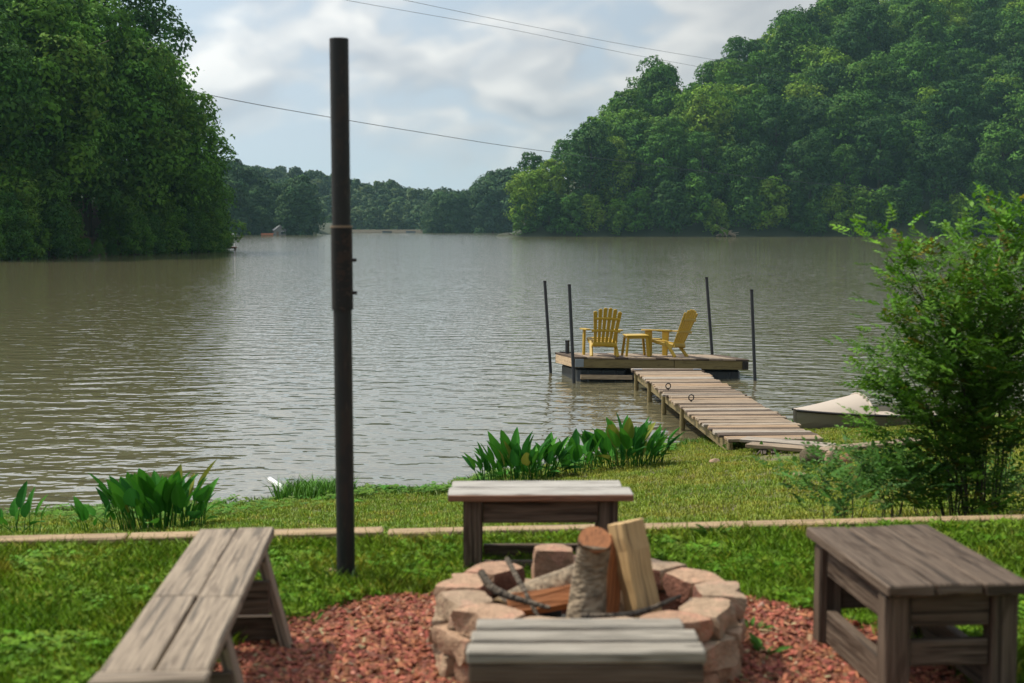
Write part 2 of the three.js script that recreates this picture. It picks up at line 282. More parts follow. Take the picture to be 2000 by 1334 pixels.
const bigTrees = [[7.2, 22, 2.6, 44, 0.26, 0.50], [8.2, 20, 4.5, 36, 0.29, 0.55], [6.0, 24, 4, 40, 0.26, 0.44], [7.6, 23, 6, 32, 0.25, 0.50]].map(([R, H, base, lobes, lobeR, leaf], k) => species((k + 1) * 31, { R, H, base, lobes, leaves: 15000, leaf, limbs: 10, lobeR }));
const bankTrees = [1, 2, 3].map(k => species(k * 47, { R: 4.6, H: 9.5, base: 0.2, lobes: 40, leaves: 9000, leaf: 0.44, skirt: true }));
const hillTrees = [[8.6, 24, 3, 26, 0.30, 0.98], [10, 22, 3.5, 22, 0.34, 1.05], [6.8, 26, 4, 24, 0.30, 0.9], [9.2, 25, 6.5, 20, 0.27, 1.0], [7.6, 21, 2, 30, 0.26, 0.8], [9.6, 27, 5, 18, 0.36, 1.1]].map(([R, H, base, lobes, lobeR, leaf], k) => species((k + 1) * 71, { R, H, base, lobes, leaves: 5400, leaf, limbs: 6, lobeR }));
const hillShrubs = [1, 2, 3].map(k => species(k * 83, { R: 6.2, H: 13.5, base: 0.0, lobes: 26, leaves: 3600, leaf: 0.95, limbs: 4, skirt: true, lobeR: 0.30 }));
const LEAF_BIG = [[0.115, 0.245, 0.032], [0.085, 0.200, 0.032], [0.150, 0.290, 0.036], [0.070, 0.165, 0.032]].map(c => leafMat(...c));
const LEAF_LIGHT = [[0.12, 0.24, 0.035], [0.14, 0.26, 0.03]].map(c => leafMat(...c));
const LEAF_HILL = [[0.090, 0.195, 0.028], [0.070, 0.162, 0.026], [0.130, 0.245, 0.030], [0.046, 0.112, 0.026], [0.185, 0.300, 0.032]].map(c => leafMat(...c, 0.22));
const LEAF_FAR = [[0.050, 0.100, 0.036], [0.058, 0.108, 0.040], [0.044, 0.090, 0.036]].map(c => leafMat(...c, 0.2));

// wooded bank beyond the water on the sunward side
const bankPoly = [[-75, 70], [-60, 95], [-47, 125], [-41.5, 148], [-36.3, 168], [-37.3, 180], [-60, 198], [-170, 230], [-170, 60]];
function inBank(x, D) { let c = false; for (let i = 0, j = bankPoly.length - 1; i < bankPoly.length; j = i++) { const [xi, yi] = bankPoly[i], [xj, yj] = bankPoly[j]; if ((yi > D) !== (yj > D) && x < (xj - xi) * (D - yi) / (yj - yi) + xi) c = !c; } return c; }
function bankDist(x, D) { let m = 1e9; for (let i = 1; i < 8; i++) { const [ax, ay] = bankPoly[i - 1], [bx, by] = bankPoly[i], t = clamp(((x - ax) * (bx - ax) + (D - ay) * (by - ay)) / ((bx - ax) ** 2 + (by - ay) ** 2)); m = Math.min(m, Math.hypot(x - ax - t * (bx - ax), D - ay - t * (by - ay))); } return inBank(x, D) ? m : -m; }
function bankH(x, D) { const d = bankDist(x, D); return d < 0 ? Math.max(-4, WATER - 0.1 + d * 0.5) : WATER - 0.15 + 0.8 * smooth(0.5, 5, d) + 0.46 * Math.max(0, d - 3) + 0.5 * N3(x * 0.2, D * 0.2, 2); }
const earthMap = pix(256, 256, (u, v) => { const k = clamp(0.5 + 0.5 * tileN(u, v, 8, 8, 7.7) + 0.4 * tileN(u, v, 40, 40, 8.8)); return toS([mix(0.10, 0.24, k), mix(0.065, 0.15, k), mix(0.035, 0.08, k)]); }, true);
structure('bank', heightMesh(spaced(-170, -30, 1.4, 8, -45, 22), spaced(60, 230, 1.6, 6, 145, 40), bankH, 8), std({ map: earthMap, bumpMap: stoneBump, bumpScale: 0.15, roughness: 1 }), 'brown earth bank under the dense trees');
{
  const R = rng(404);
  let k = 0;
  for (let D = 78; D < 215; D += 5.4) for (let x = -108; x < -34; x += 5.4) {
    const X = x + (R() - 0.5) * 4.4, Z = D + (R() - 0.5) * 4.4, d = bankDist(X, Z), pxl = 1000 + X / Z * FOCAL, r1 = R(), r2 = R(), r3 = R();
    if (d < 0.8 || d > 34 || pxl < -190) continue;
    const clear = Math.abs(pxl - 178) < 38 && d < 13;     // the slip of bare earth
    if (clear) continue;
    if (d < 4.8) {
      const pale = r3 < 0.16;
      plantTree('waterside_tree', pale ? 'low bright green leafy tree leaning over the water at the wooded bank' : 'low dark green bushy tree at the foot of the wooded bank', 'low trees along the wooded bank', bankTrees[k % 3], pale ? LEAF_LIGHT[k % 2] : LEAF_BIG[k % 4], V(X, bankH(X, Z) - 0.3, -Z), 0.62 + 0.45 * r1, r2 * 6.28);
    } else {
      if (d < 9.5 && (r1 < 0.25 || clear)) continue;
      if (d >= 9.5 && r1 < 0.56) continue;
      const s = (d < 9 ? 0.80 + 0.2 * r3 : 1.04 + 0.22 * r3) * mix(1.18, 0.86, smooth(190, 410, pxl));
      plantTree('broadleaf_tree', `tall ${['mid green', 'deep green', 'fresh green', 'dark green'][(k + (r3 > 0.5 ? 1 : 0)) % 4]} ${['round headed', 'broad', 'slender', 'high crowned'][k % 4]} tree on the wooded bank with the bare earth slip`, 'tall trees on the wooded bank', bigTrees[k % 4], LEAF_BIG[(k + (r3 > 0.5 ? 1 : 0)) % 4], V(X, bankH(X, Z) - 0.3, -Z), s, r2 * 6.28);
    }
    k++;
  }
  for (let i = 1; i < 6; i++) { const [ax, ay] = bankPoly[i - 1], [bx, by] = bankPoly[i], l = Math.hypot(bx - ax, by - ay); for (let t = 0; t < l; t += 3.4) { const X = mix(ax, bx, t / l) - 0.4 - R(), Z = mix(ay, by, t / l) + (R() - 0.5) * 2, pxl = 1000 + X / Z * FOCAL, pale = R() < 0.14, tn = R() * 6.28; let sc = 0.36 + 0.3 * R(); if (pxl < -60) continue; if (Math.abs(pxl - 178) < 44) sc *= 0.42; plantTree('waterside_shrub', pale ? 'yellow green shrub overhanging the water along the wooded bank' : 'dark green shrub overhanging the water along the wooded bank', 'shrubs at the foot of the wooded bank', bankTrees[k % 3], pale ? LEAF_LIGHT[k % 2] : LEAF_BIG[k % 4], V(X, WATER - 0.1, -Z), sc, tn); k++; } }
  for (const [x, D, v, c, sc, l] of [[-42.0, 160, 1, 2, 1.10, 'broad round fresh green tree leaning out over the tip of the wooded bank'], [-39.6, 169, 0, 0, 0.84, 'smaller round green tree at the very tip of the wooded bank'], [-46.5, 152, 1, 0, 1.26, 'tallest round headed tree near the tip of the wooded bank']]) plantTree('broadleaf_tree', l, 'tall trees on the wooded bank', bigTrees[v], LEAF_BIG[c], V(x, Math.max(WATER, bankH(x, D)) - 0.5, -D), sc, x);
  console.log('bank trees', k);
}
// steep wooded hillside beyond the dock
const crestTab = [[-6, 0], [1, 4], [12, 14], [27, 26], [47, 38], [70, 54], [97, 75], [130, 98], [200, 120], [260, 130]];
const hillShore = x => 432 + 5 * N3(x * 0.05, 3.3, 1.1);
function hillH(x, D) { const c = lerpTable(crestTab, x), d = D - hillShore(x); if (d < 0 || c <= 0) return Math.max(-4, WATER + Math.min(d, (x - 1) * 0.5, 0) * 0.4 - 0.25); return WATER + c * (1 - Math.exp(-d * 0.92 / Math.max(c, 8))) * smooth(0, 9, x) + 1.5 * N3(x * 0.06, D * 0.06, 7); }
const forestFloor = std({ color: rgb(0.035, 0.045, 0.02), roughness: 1 });
structure('hillside', heightMesh(spaced(-8, 270, 4, 6, 100, 200), spaced(424, 640, 4, 6, 480, 100), hillH, 10), forestFloor, 'steep wooded hillside rising beyond the dock');
{
  const R = rng(909); let k = 0;
  const L = 'leafy green tree on the steep wooded hillside beyond the dock';
  for (let x = 3; x < 200; x += 7.6) { const X = x + (R() - 0.5) * 3, Z = hillShore(X) + 1 + R() * 3.5, r = R(); if (1000 + X / Z * FOCAL > 2070) break; plantTree('shore_tree', 'low rounded tree at the waterline below the steep hillside', 'low trees at the foot of the hillside', hillShrubs[k % 3], LEAF_HILL[(k * 3 + (r > 0.8 ? 4 : 0)) % 5], V(X, hillH(X, Z) - 0.5, -Z), 0.72 + 0.5 * r, R() * 6.28); k++; }
  let rows = 0;
  for (let dd = 9; dd < 175; dd += 10.4 + rows * 0.25, rows++) for (let x = 2; x < 225; x += 11.2) {
    const X = x + (R() - 0.5) * 8 + (rows % 2) * 5.6, Z = 433 + dd + (R() - 0.5) * 6, r = R(), c = lerpTable(crestTab, X), pxl = 1000 + X / Z * FOCAL, a = R() * 6.28, r4 = R();
    if (pxl > 2050 || pxl < 1003 || dd > Math.max(14, c * 1.55) + 8) continue;
    const H = hillH(X, Z), topY = 443 - (H + 22 - EYE) / Z * FOCAL; if (topY < -230) continue;
    if (dd > 60 && r4 < 0.12) continue;
    const tone = Math.floor(Math.pow(R(), 1.25) * 4.99), order = [1, 3, 0, 2, 4][tone], crest = dd > c * 1.2;
    plantTree('hillside_tree', `${['mid green', 'deep green', 'fresh green', 'dark green', 'bright yellow green'][order]} tree ${crest ? 'along the skyline of the steep hillside' : dd < 32 ? 'low on the steep hillside above the waterline' : 'halfway up the steep wooded hillside'}`, 'trees on the steep hillside', hillTrees[(k * 5 + rows) % 6], LEAF_HILL[order], V(X, H - 0.5, -Z), (0.78 + 0.42 * r) * (0.82 + 0.18 * smooth(0, 40, X)), a, 0.88 + 0.2 * r4); k++;
  }
  console.log('hill trees', k);
}
// far banks and ridges
const ridgeTab = [[-330, 44], [-185, 42], [-160, 40], [-130, 38], [-118, 33], [-75, 28], [-47, 25], [-20, 24], [0, 30], [60, 46], [300, 60]];   // height over the water of the ridge ground + trees at 900 m
function ridgeH(x, D) { return WATER - 0.5 + Math.max(0, lerpTable(ridgeTab, x * 900 / Math.max(D, 700)) - 13) * smooth(775, 900, D) + 2 * N3(x * 0.02, D * 0.02, 4); }
structure('ridge', heightMesh(spaced(-420, 300, 12, 12, 0, 10), spaced(770, 1060, 12, 12, 800, 10), ridgeH, 10), forestFloor, 'far wooded ridge closing the lake');
const leftFar = (x, D) => WATER - 0.3 + 5 * smooth(0, 40, D - 512) * smooth(-70, -80, x) + 0.5 * N3(x * 0.1, D * 0.1, 1);
structure('far_bank', heightMesh(spaced(-190, -68, 5, 5, 0, 1), spaced(508, 620, 6, 6, 0, 1), leftFar, 10), forestFloor, 'low far bank with a house among trees');
const pointH = (x, D) => WATER - 0.4 + 12 * smooth(0, 60, D - 683) * smooth(-46, 10, x) + 0.4 * N3(x * 0.1, D * 0.1, 5);
structure('far_point', heightMesh(spaced(-50, 60, 6, 6, 0, 1), spaced(680, 780, 6, 6, 0, 1), pointH, 10), forestFloor, 'low wooded point before the far ridge');
{
  const R = rng(1212); let k = 0;
  const farCrown = [1, 2, 3].map(i => crown(i * 97, { R: 6, H: 13, base: -0.5, lobes: 22, leaves: 900, leaf: 1.9, skirt: true }));
  for (let i = 0; i < 3; i++) {
    const list = [];
    for (let D = 782; D < 1010; D += 11) for (let x = -400 + i * 12; x < 120; x += 27) {
      const X = x + (R() - 0.5) * 16, Z = D + (R() - 0.5) * 9, pxl = 1000 + X / Z * FOCAL; if (pxl < 380 || pxl > 1080) continue;
      list.push(new THREE.Matrix4().compose(V(X, ridgeH(X, Z) - 1, -Z), new THREE.Quaternion().setFromAxisAngle(V(0, 1, 0), R() * 6.28), V(1, 0.8 + 0.35 * R(), 1).multiplyScalar(0.85 + 0.5 * R())));
    }
    const im = new THREE.InstancedMesh(farCrown[i], leafMat(...[[0.058, 0.105, 0.040], [0.070, 0.115, 0.042], [0.048, 0.095, 0.038]][i], 0.2), list.length);
    list.forEach((m, j) => { im.setMatrixAt(j, m); const t = 0.75 + 0.5 * R(); im.setColorAt(j, rgb(t * (1 + 0.25 * R()), t, t)); });
    im.name = numbered('forest'); tag(im, ['hazy blue green woods covering the far ridge', 'hazy olive woods mixed through the far ridge', 'hazy dark green woods mixed through the far ridge'][i], 'woods', null, 'stuff'); shadows(im); scene.add(im);
  }
  // individual trees on the far bank
  const spots = [[446, 505, 1.15], [462, 520, 0.95], [482, 512, 0.75], [500, 526, 0.9], [512, 512, 0.6], [524, 530, 0.7], [562, 512, 0.62], [574, 516, 0.98], [588, 514, 1.02], [600, 512, 0.74], [470, 545, 1.25], [492, 550, 1.15], [520, 548, 0.95], [548, 546, 0.85], [440, 540, 1.35], [418, 520, 1.2], [585, 540, 1.05]];
  for (const [px, D, s] of spots) { const X = (px - 1000) / FOCAL * D; plantTree('far_bank_tree', 'hazy rounded tree on the far bank around the pale house', 'trees on the far bank', hillShrubs[k % 3], LEAF_FAR[k % 3], V(X, leftFar(X, D) - 0.4, -D), s * 1.35, R() * 6.28); k++; }
  for (let i = 0; i < 30; i++) { const px = 838 + (i % 15) * 12 + R() * 8, D = 686 + Math.floor(i / 15) * 22 + R() * 8, X = (px - 1000) / FOCAL * D, s = (0.85 + 0.3 * R() + 0.5 * smooth(900, 1000, px)) * smooth(818, 860, px); if (s < 0.35) continue; plantTree('point_tree', 'hazy blue green tree on the low point before the far ridge', 'trees on the low point', hillShrubs[k % 3], LEAF_FAR[k % 3], V(X, pointH(X, D) - 0.4, -D), s * 1.35, R() * 6.28); k++; }
}
// far dam, boats, house, landing
{
  const a = atY(686, 455.6, WATER), D = 760, x0 = (688 - 1000) / FOCAL * D, x1 = (836 - 1000) / FOCAL * D;
  const dam = thing('embankment', 'long low tan embankment across the end of the lake', 'embankment', V((x0 + x1) / 2, WATER, -D));
  part('wall', placed(board(x1 - x0, 1.5, 3, 0.2, 3), 0, 0.45, 0), std({ color: rgb(0.46, 0.37, 0.27), roughness: 0.95 }), dam);
  part('coping', placed(board(x1 - x0, 0.2, 3.4, 0.05, 4), 0, 1.302, 0), std({ color: rgb(0.55, 0.47, 0.36), roughness: 0.9 }), dam);
}
function hullGeo(L, Wd, Hh) { // open boat: outer skin, rim and inside as one closed shell, pointed bow at -x
  const n = 14, m = 8, pos = [], idx = [];
  const sec = (t, inner) => { const w = Wd / 2 * Math.pow(Math.sin(Math.PI / 2 * Math.min(1, 0.04 + t * 1.7)), 0.8) * (1 - 0.12 * t) - inner * 0.025, sheer = Hh * (1 + 0.28 * (1 - t) ** 2), bot = inner * 0.03 + Hh * 0.35 * (1 - Math.min(1, t * 3)) ** 2; const r = []; for (let j = 0; j <= m; j++) { const a = (j / m - 0.5) * 2, s = Math.sign(a) * Math.pow(Math.abs(a), 0.6); r.push([mix(-L / 2, L / 2, t) + inner * 0.03 * (t < 0.5 ? 1 : -1), bot + (sheer - bot) * Math.pow(Math.abs(a), 2.6), Math.max(0.004, w) * s]); } return r; };
  for (const inner of [0, 1]) for (let i = 0; i <= n; i++) for (const p of sec(i / n, inner)) pos.push(...p);
  const at = (s, i, j) => s * (n + 1) * (m + 1) + i * (m + 1) + j;
  for (let i = 0; i < n; i++) { for (let j = 0; j < m; j++) { idx.push(at(0, i, j), at(0, i + 1, j), at(0, i + 1, j + 1), at(0, i, j), at(0, i + 1, j + 1), at(0, i, j + 1)); idx.push(at(1, i, j), at(1, i + 1, j + 1), at(1, i + 1, j), at(1, i, j), at(1, i, j + 1), at(1, i + 1, j + 1)); }
    for (const j of [0, m]) idx.push(at(0, i, j), at(1, i, j), at(1, i + 1, j), at(0, i, j), at(1, i + 1, j), at(0, i + 1, j)); }
  for (let j = 0; j < m; j++) { idx.push(at(0, n, j), at(1, n, j), at(1, n, j + 1), at(0, n, j), at(1, n, j + 1), at(0, n, j + 1)); idx.push(at(0, 0, j), at(1, 0, j + 1), at(1, 0, j), at(0, 0, j), at(0, 0, j + 1), at(1, 0, j + 1)); }
  const g = tri(pos); g.setIndex(idx); const f = g.toNonIndexed(); f.computeVertexNormals(); return f;
}
for (const [px, label, c] of [[757, 'tiny dark boat moored by the tan embankment', [0.05, 0.06, 0.08]], [803, 'tiny slate blue boat further along the tan embankment', [0.10, 0.13, 0.18]]]) {
  const g = thing('moored_boat', label, 'boat', V((px - 1000) / FOCAL * 752, WATER - 0.15, -752), 0.1, 'boats by the embankment');
  part('hull', hullGeo(5.2, 1.9, 0.8), std({ color: rgb(...c), roughness: 0.5 }), g); part('seat', placed(board(0.3, 0.05, 1.4, 0.01, 1), 0.4, 0.55, 0), M.tan, g); part('seat', placed(board(0.3, 0.05, 1.4, 0.01, 2), 1.6, 0.55, 0), M.tan, g);
}
{
  const D = 509, X = (546 - 1000) / FOCAL * D, y = leftFar(X, D), h = thing('house', 'small pale grey roofed house half hidden among the far bank trees', 'house', V(X, y - 0.2, -D), 0.35);
  const wallM = std({ color: rgb(0.20, 0.20, 0.19), roughness: 0.9 }), roofM = std({ color: rgb(0.24, 0.25, 0.26), roughness: 0.8 });
  const s = new THREE.Shape([[-2.1, 0], [2.1, 0], [2.1, 2.3], [0, 3.9], [-2.1, 2.3]].map(p => new THREE.Vector2(...p)));
  part('wall', placed(new THREE.ExtrudeGeometry(s, { depth: 5, bevelEnabled: false }), 0, 0, -2.5), wallM, h);
  for (const k of [-1, 1]) part('roof', placed(board(3.0, 0.16, 5.6, 0.02, k + 3), k * 1.16, 3.22, 0, 0, 0, -k * 0.652), roofM, h);
  const w = part('window', placed(board(0.9, 1.0, 0.08, 0.01, 5), 0.8, 1.4, 2.53), std({ color: rgb(0.03, 0.04, 0.05), roughness: 0.15 }), h); part('frame', placed(board(1.1, 0.1, 0.12, 0.01, 6), 0.8, 1.96, 2.53), M.pvc, w);
  part('door', placed(board(0.9, 1.9, 0.08, 0.01, 7), -0.9, 0.97, 2.53), std({ color: rgb(0.18, 0.12, 0.08), roughness: 0.7 }), h);
}
{
  const D = 504, X = (524 - 1000) / FOCAL * D, g = thing('landing_stage', 'faded orange landing stage at the far bank below the pale house', 'landing stage', V(X, WATER, -D));
  const o = std({ color: rgb(0.48, 0.17, 0.08), roughness: 0.8 });
  part('deck', placed(board(4.4, 0.25, 2, 0.04, 1), 0, 0.62, 0), o, g); part('fascia', placed(board(4.4, 0.45, 0.12, 0.02, 2), 0, 0.26, 1.07), o, g);
  for (const x of [-1.9, 0, 1.9]) part('post', placed(new THREE.CylinderGeometry(0.12, 0.13, 3, 8), x, -0.9, 0.5), M.barkTree, g);
}
{ // small dock at the tip of the wooded bank
  const D = 181, p = atD(438, 486, D), g = thing('small_dock', 'small low brown dock jutting from the tip of the wooded bank', 'dock', V(p.x, WATER, -D), 0.06);
  for (let i = 0; i < 9; i++) part('plank', placed(board(0.34, 0.06, 1.4, 0.01, i), -1.6 + i * 0.37, 0.42, 0), M.redEdge, g);
  for (const z of [-0.6, 0.6]) part('beam', placed(board(3.4, 0.16, 0.09, 0.01, 3), -0.1, 0.30, z), M.dark, g);
  for (const x of [-1.4, 0, 1.4]) for (const z of [-0.5, 0.5]) part('post', placed(new THREE.CylinderGeometry(0.06, 0.06, 2.2, 8), x, -0.85, z), M.barkTree, g);
  const q = atD(461, 486, D), l = thing('lamp_post', 'thin post with twin white globe lamps on the small dock', 'lamp post', V(q.x - 0.12, WATER + 0.452, -D + 0.35));
  part('pole', placed(new THREE.CylinderGeometry(0.035, 0.045, 1.5, 8), 0, 0.75, 0), M.pvc, l); part('arm', placed(board(0.42, 0.04, 0.04, 0.005, 1), 0, 1.49, 0), M.pvc, l);
  for (const k of [-1, 1]) part('globe', placed(new THREE.SphereGeometry(0.15, 12, 8), k * 0.2, 1.65, 0), M.pvc, l);
  const b = thing('rowing_boat', 'dark little rowing boat drawn up beside the small dock', 'boat', V(p.x - 1.0, WATER + 0.455, -D - 0.1), 0.2); part('hull', hullGeo(2.4, 1.0, 0.42), M.dark, b); part('seat', placed(board(0.22, 0.03, 0.72, 0.005, 3), 0.25, 0.28, 0), M.tan, b);
}
{ // driftwood
  const R = rng(55), p = atY(1432, 463, WATER), g = thing('driftwood_pile', 'pile of bleached fallen logs at the waterline of the steep hillside', 'driftwood', V(p.x, WATER, -430));
  for (let i = 0; i < 11; i++) { const a = -0.15 + R() * 0.8 + (i % 3 ? 0 : 2.2), l = 3.2 + R() * 3.5, x = (R() - 0.5) * 4, z = (R() - 0.5) * 2.4; part('log', limb([V(x - Math.cos(a) * l / 2, 0.2 + R() * 0.2, z), V(x, 0.6 + Math.sin(a) * l * 0.28, z + R()), V(x + Math.cos(a) * l / 2, 0.7 + Math.abs(Math.sin(a)) * l * 0.55, z)], [0.24, 0.18, 0.08], 6, i), M.bleached, g); }
  const q = atY(986, 461, WATER), d = thing('fallen_branch', 'bare fallen branch dipping into the lake at the foot of the hillside', 'branch', V(q.x, WATER, -434));
  for (let i = 0; i < 4; i++) part('branch', limb([V(3.4 - i * 0.4, 0.5, 0.2 * i), V(1, 0.5 + 0.25 * i, 0.3 * i), V(-3 + i * 0.7, -0.15 + 0.3 * i, 0.5 * i - 0.5)], [0.10, 0.07, 0.03], 6, i + 20), M.barkDark, d);
}
// overhead lines
function line(name, label, pts, D0, D1, r, group) {
  const P = pts.map(([x, y], i) => atD(x, y, mix(D0, D1, i / (pts.length - 1))));
  single(name, tube(P, r, 6, 60), M.wire, label, 'wire', group);
}
line('service_cable', 'thick dark service cable sagging low across the lake view', [[-300, 30], [80, 112], [430, 190], [645, 229], [850, 263], [1025, 290], [1500, 349], [1950, 386], [2350, 396]], 205, 480, 0.07);
line('power_line', 'thin power line high over the lake, lower of the pair', [[300, -75], [675, 0], [1000, 58], [1270, 113], [1700, 185], [2300, 250]], 250, 520, 0.045, 'pair of high power lines');
line('power_line', 'thin power line high over the lake, upper of the pair', [[300, -105], [790, 0], [1060, 56], [1300, 101], [1700, 162], [2300, 225]], 250, 520, 0.045, 'pair of high power lines');

// ------------------------------------------------------------------ floating dock, walkway, chairs
const dockO = atD(1121, 697, 27.0), dockYaw = 0.19, dockW = 3.62, dockDep = 1.72;
{
  // own axes: x along the front edge, -z away from the viewer, y = 0 the deck surface
  const g = thing('floating_dock', 'weathered floating dock on black floats with a moss stained edge', 'dock', dockO); g.rotation.set(-0.036, dockYaw, -0.032, 'YXZ');
  const nb = 13, bw = dockW / nb;
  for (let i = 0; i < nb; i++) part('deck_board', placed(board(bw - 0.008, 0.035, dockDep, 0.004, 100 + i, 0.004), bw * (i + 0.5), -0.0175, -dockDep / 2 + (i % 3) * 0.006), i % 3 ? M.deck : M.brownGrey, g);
  part('front_edge_board', placed(board(2.05, 0.17, 0.045, 0.005, 120), 1.03, -0.125, -0.03), M.fascia, g);
  part('front_edge_board', placed(board(1.55, 0.17, 0.045, 0.005, 121), 2.84, -0.127, -0.028), M.fascia, g);
  part('side_edge_board', placed(board(0.045, 0.17, dockDep - 0.1, 0.005, 122), 0.03, -0.126, -dockDep / 2), M.tan, g);
  part('side_edge_board', placed(board(0.045, 0.17, dockDep - 0.1, 0.005, 123), dockW - 0.03, -0.126, -dockDep / 2), M.fascia, g);
  part('back_edge_board', placed(board(dockW - 0.1, 0.17, 0.045, 0.005, 124), dockW / 2, -0.128, -dockDep + 0.03), M.fascia, g);
  for (const [x, w] of [[0.62, 1.0], [1.72, 1.0], [2.95, 1.1]]) { const f = part('float', placed(board(w, 0.42, dockDep - 0.24, 0.06, 130 + x * 10), x, -0.42, -dockDep / 2), M.blackPlastic, g); for (const k of [-0.28, 0, 0.28]) part('rib', placed(board(0.06, 0.3, dockDep - 0.2, 0.02, 9), x + k * w, -0.40, -dockDep / 2), M.blackPlastic, f); }
  part('lower_beam', placed(board(1.05, 0.09, 0.06, 0.006, 141), 0.68, -0.395, -0.045), M.tan, g);
  part('bracket', placed(board(0.17, 0.16, 0.02, 0.004, 142), 0.11, -0.12, 0.012), std({ color: rgb(0.25, 0.28, 0.30), roughness: 0.5, metalness: 0.6 }), g);
  part('bracket', placed(board(0.12, 0.16, 0.02, 0.004, 143), dockW - 0.08, -0.12, 0.012), M.iron, g);
  part('hinge_plate', placed(board(0.26, 0.02, 0.18, 0.004, 144), 0.22, 0.011, -dockDep + 0.14), M.iron, g);
  g.updateMatrixWorld(true);
}
function pole(topPx, botPx, D, label) { const a = atD(...topPx, D), b = atD(...botPx, D); b.lerp(a, -0.0); const dir = b.clone().sub(a).normalize(); const e = b.clone().addScaledVector(dir, 0.9); const g = thing('dock_pole', label, 'pole', V(e.x, e.y, e.z), 0, 'mooring poles of the floating dock'); const top = a.clone().sub(e); part('tube', tube([V(0, 0, 0), top.clone().multiplyScalar(0.5), top], 0.033, 8, 4), M.poleGrey, g); part('cap', placed(new THREE.CylinderGeometry(0.036, 0.036, 0.02, 10), top.x, top.y + 0.008, top.z), M.iron, g); }
pole([1064, 550], [1076, 735], 28.72, 'slim dark mooring pole at a corner of the floating dock');
pole([1112, 557], [1121, 748], 26.86, 'slim dark mooring pole at a corner of the floating dock');
pole([1380, 543], [1393, 720], 29.35, 'slim dark mooring pole at a corner of the floating dock');
pole([1468, 567], [1475, 752], 27.35, 'slim dark mooring pole at a corner of the floating dock');
{ const b = atD(1108, 700, 28.2), t = atD(1109, 666, 28.2), g = thing('short_post', 'short dark pipe stub standing at the end of the floating dock', 'post', b); part('tube', placed(new THREE.CylinderGeometry(0.045, 0.045, t.y - b.y + 0.06, 10), 0, (t.y - b.y) / 2 - 0.03, 0), M.poleGrey, g); part('cap', placed(new THREE.CylinderGeometry(0.05, 0.05, 0.03, 10), 0, t.y - b.y, 0), M.iron, g); }

const walkFar = atY(1297, 719, -1.03), walkNear = atY(1512, 857, -1.02);
{
  const g = thing('walkway', 'sloping plank walkway leading from the bank to the floating dock', 'walkway'), dir = walkNear.clone().sub(walkFar), len = dir.length(); dir.normalize();
  const side = V(-dir.z, 0, dir.x).normalize().multiplyScalar(-1); if (side.x < 0) side.negate();
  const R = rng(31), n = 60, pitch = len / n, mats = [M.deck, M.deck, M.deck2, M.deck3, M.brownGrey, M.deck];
  for (let i = 0; i < n; i++) { const c = walkFar.clone().addScaledVector(dir, pitch * (i + 0.5)).addScaledVector(side, (R() - 0.5) * 0.07), w = 1.26 + (R() - 0.5) * 0.1; part('plank', placed(board(w, 0.036, pitch - 0.005 - R() * 0.007, 0.005, 200 + i, 0.008), c.x, c.y - 0.018 + (R() - 0.5) * 0.012, c.z, (R() - 0.5) * 0.05, -Math.atan2(side.z, side.x) + (R() - 0.5) * 0.035, (R() - 0.5) * 0.012), i === 0 ? M.deck3 : mats[Math.floor(R() * 6)], g); }
  for (const k of [-0.55, 0.55]) part('stringer', between(board(len, 0.14, 0.05, 0.006, 260 + k * 2), walkFar.clone().addScaledVector(side, k).add(V(0, -0.118, 0)), walkNear.clone().addScaledVector(side, k).add(V(0, -0.118, 0))), M.fascia, g);
  for (const t of [0.05, 0.24, 0.42, 0.62]) for (const k of [-0.55, 0.55]) { const c = walkFar.clone().addScaledVector(dir, len * t).addScaledVector(side, k * 1.07); part('post', placed(new THREE.CylinderGeometry(0.04, 0.045, 1.5, 8), c.x, c.y - 0.80, c.z), M.fascia, g); }
  for (const [px, py] of [[1305, 761], [1350, 784]]) { const c = atY(px, py, -1.02); part('mooring_ring', placed(new THREE.TorusGeometry(0.045, 0.01, 6, 14), c.x, c.y + 0.06, c.z, 0, 0.4, 0), M.iron, g); part('eye_bolt', placed(new THREE.CylinderGeometry(0.01, 0.012, 0.06, 6), c.x, c.y, c.z), M.iron, g); }
  for (const px of [1246, 1362]) { const c = atY(px, 722, -1.02); part('steel_strap', placed(board(0.15, 0.008, 0.06, 0.002, 3), c.x, c.y + 0.008, c.z), std({ color: rgb(0.30, 0.33, 0.38), roughness: 0.4, metalness: 0.5 }), g); }
}
{ // boards lying along the bank at the walkway's foot
  const a = atY(1462, 868, -0.985), b = atY(1652, 882, -0.985), c = atY(1600, 889, -0.985), e = atY(1790, 868, -0.985);
  const g = thing('landing_boards', 'grey boards laid along the bank at the foot of the walkway', 'boards', V(0, 0, 0));
  part('plank', between(board(a.distanceTo(b), 0.04, 0.26, 0.006, 301, 0.01), a, b), M.deck, g);
  part('plank', between(board(c.distanceTo(e), 0.05, 0.22, 0.006, 302, 0.01), c.clone().add(V(0, 0.046, 0)), e.clone().add(V(0, 0.046, 0))), M.deck, g);
  const f = atY(1452, 858, -0.985), h = atY(1628, 872, -0.985); part('plank', between(board(f.distanceTo(h), 0.04, 0.26, 0.006, 303, 0.01), f, h), M.deck3, g);
  for (const p of [b, e.clone().lerp(c, 0.3)]) part('support_block', placed(board(0.12, 0.3, 0.2, 0.01, 304), p.x, p.y - 0.175, p.z), M.dark, g);
}
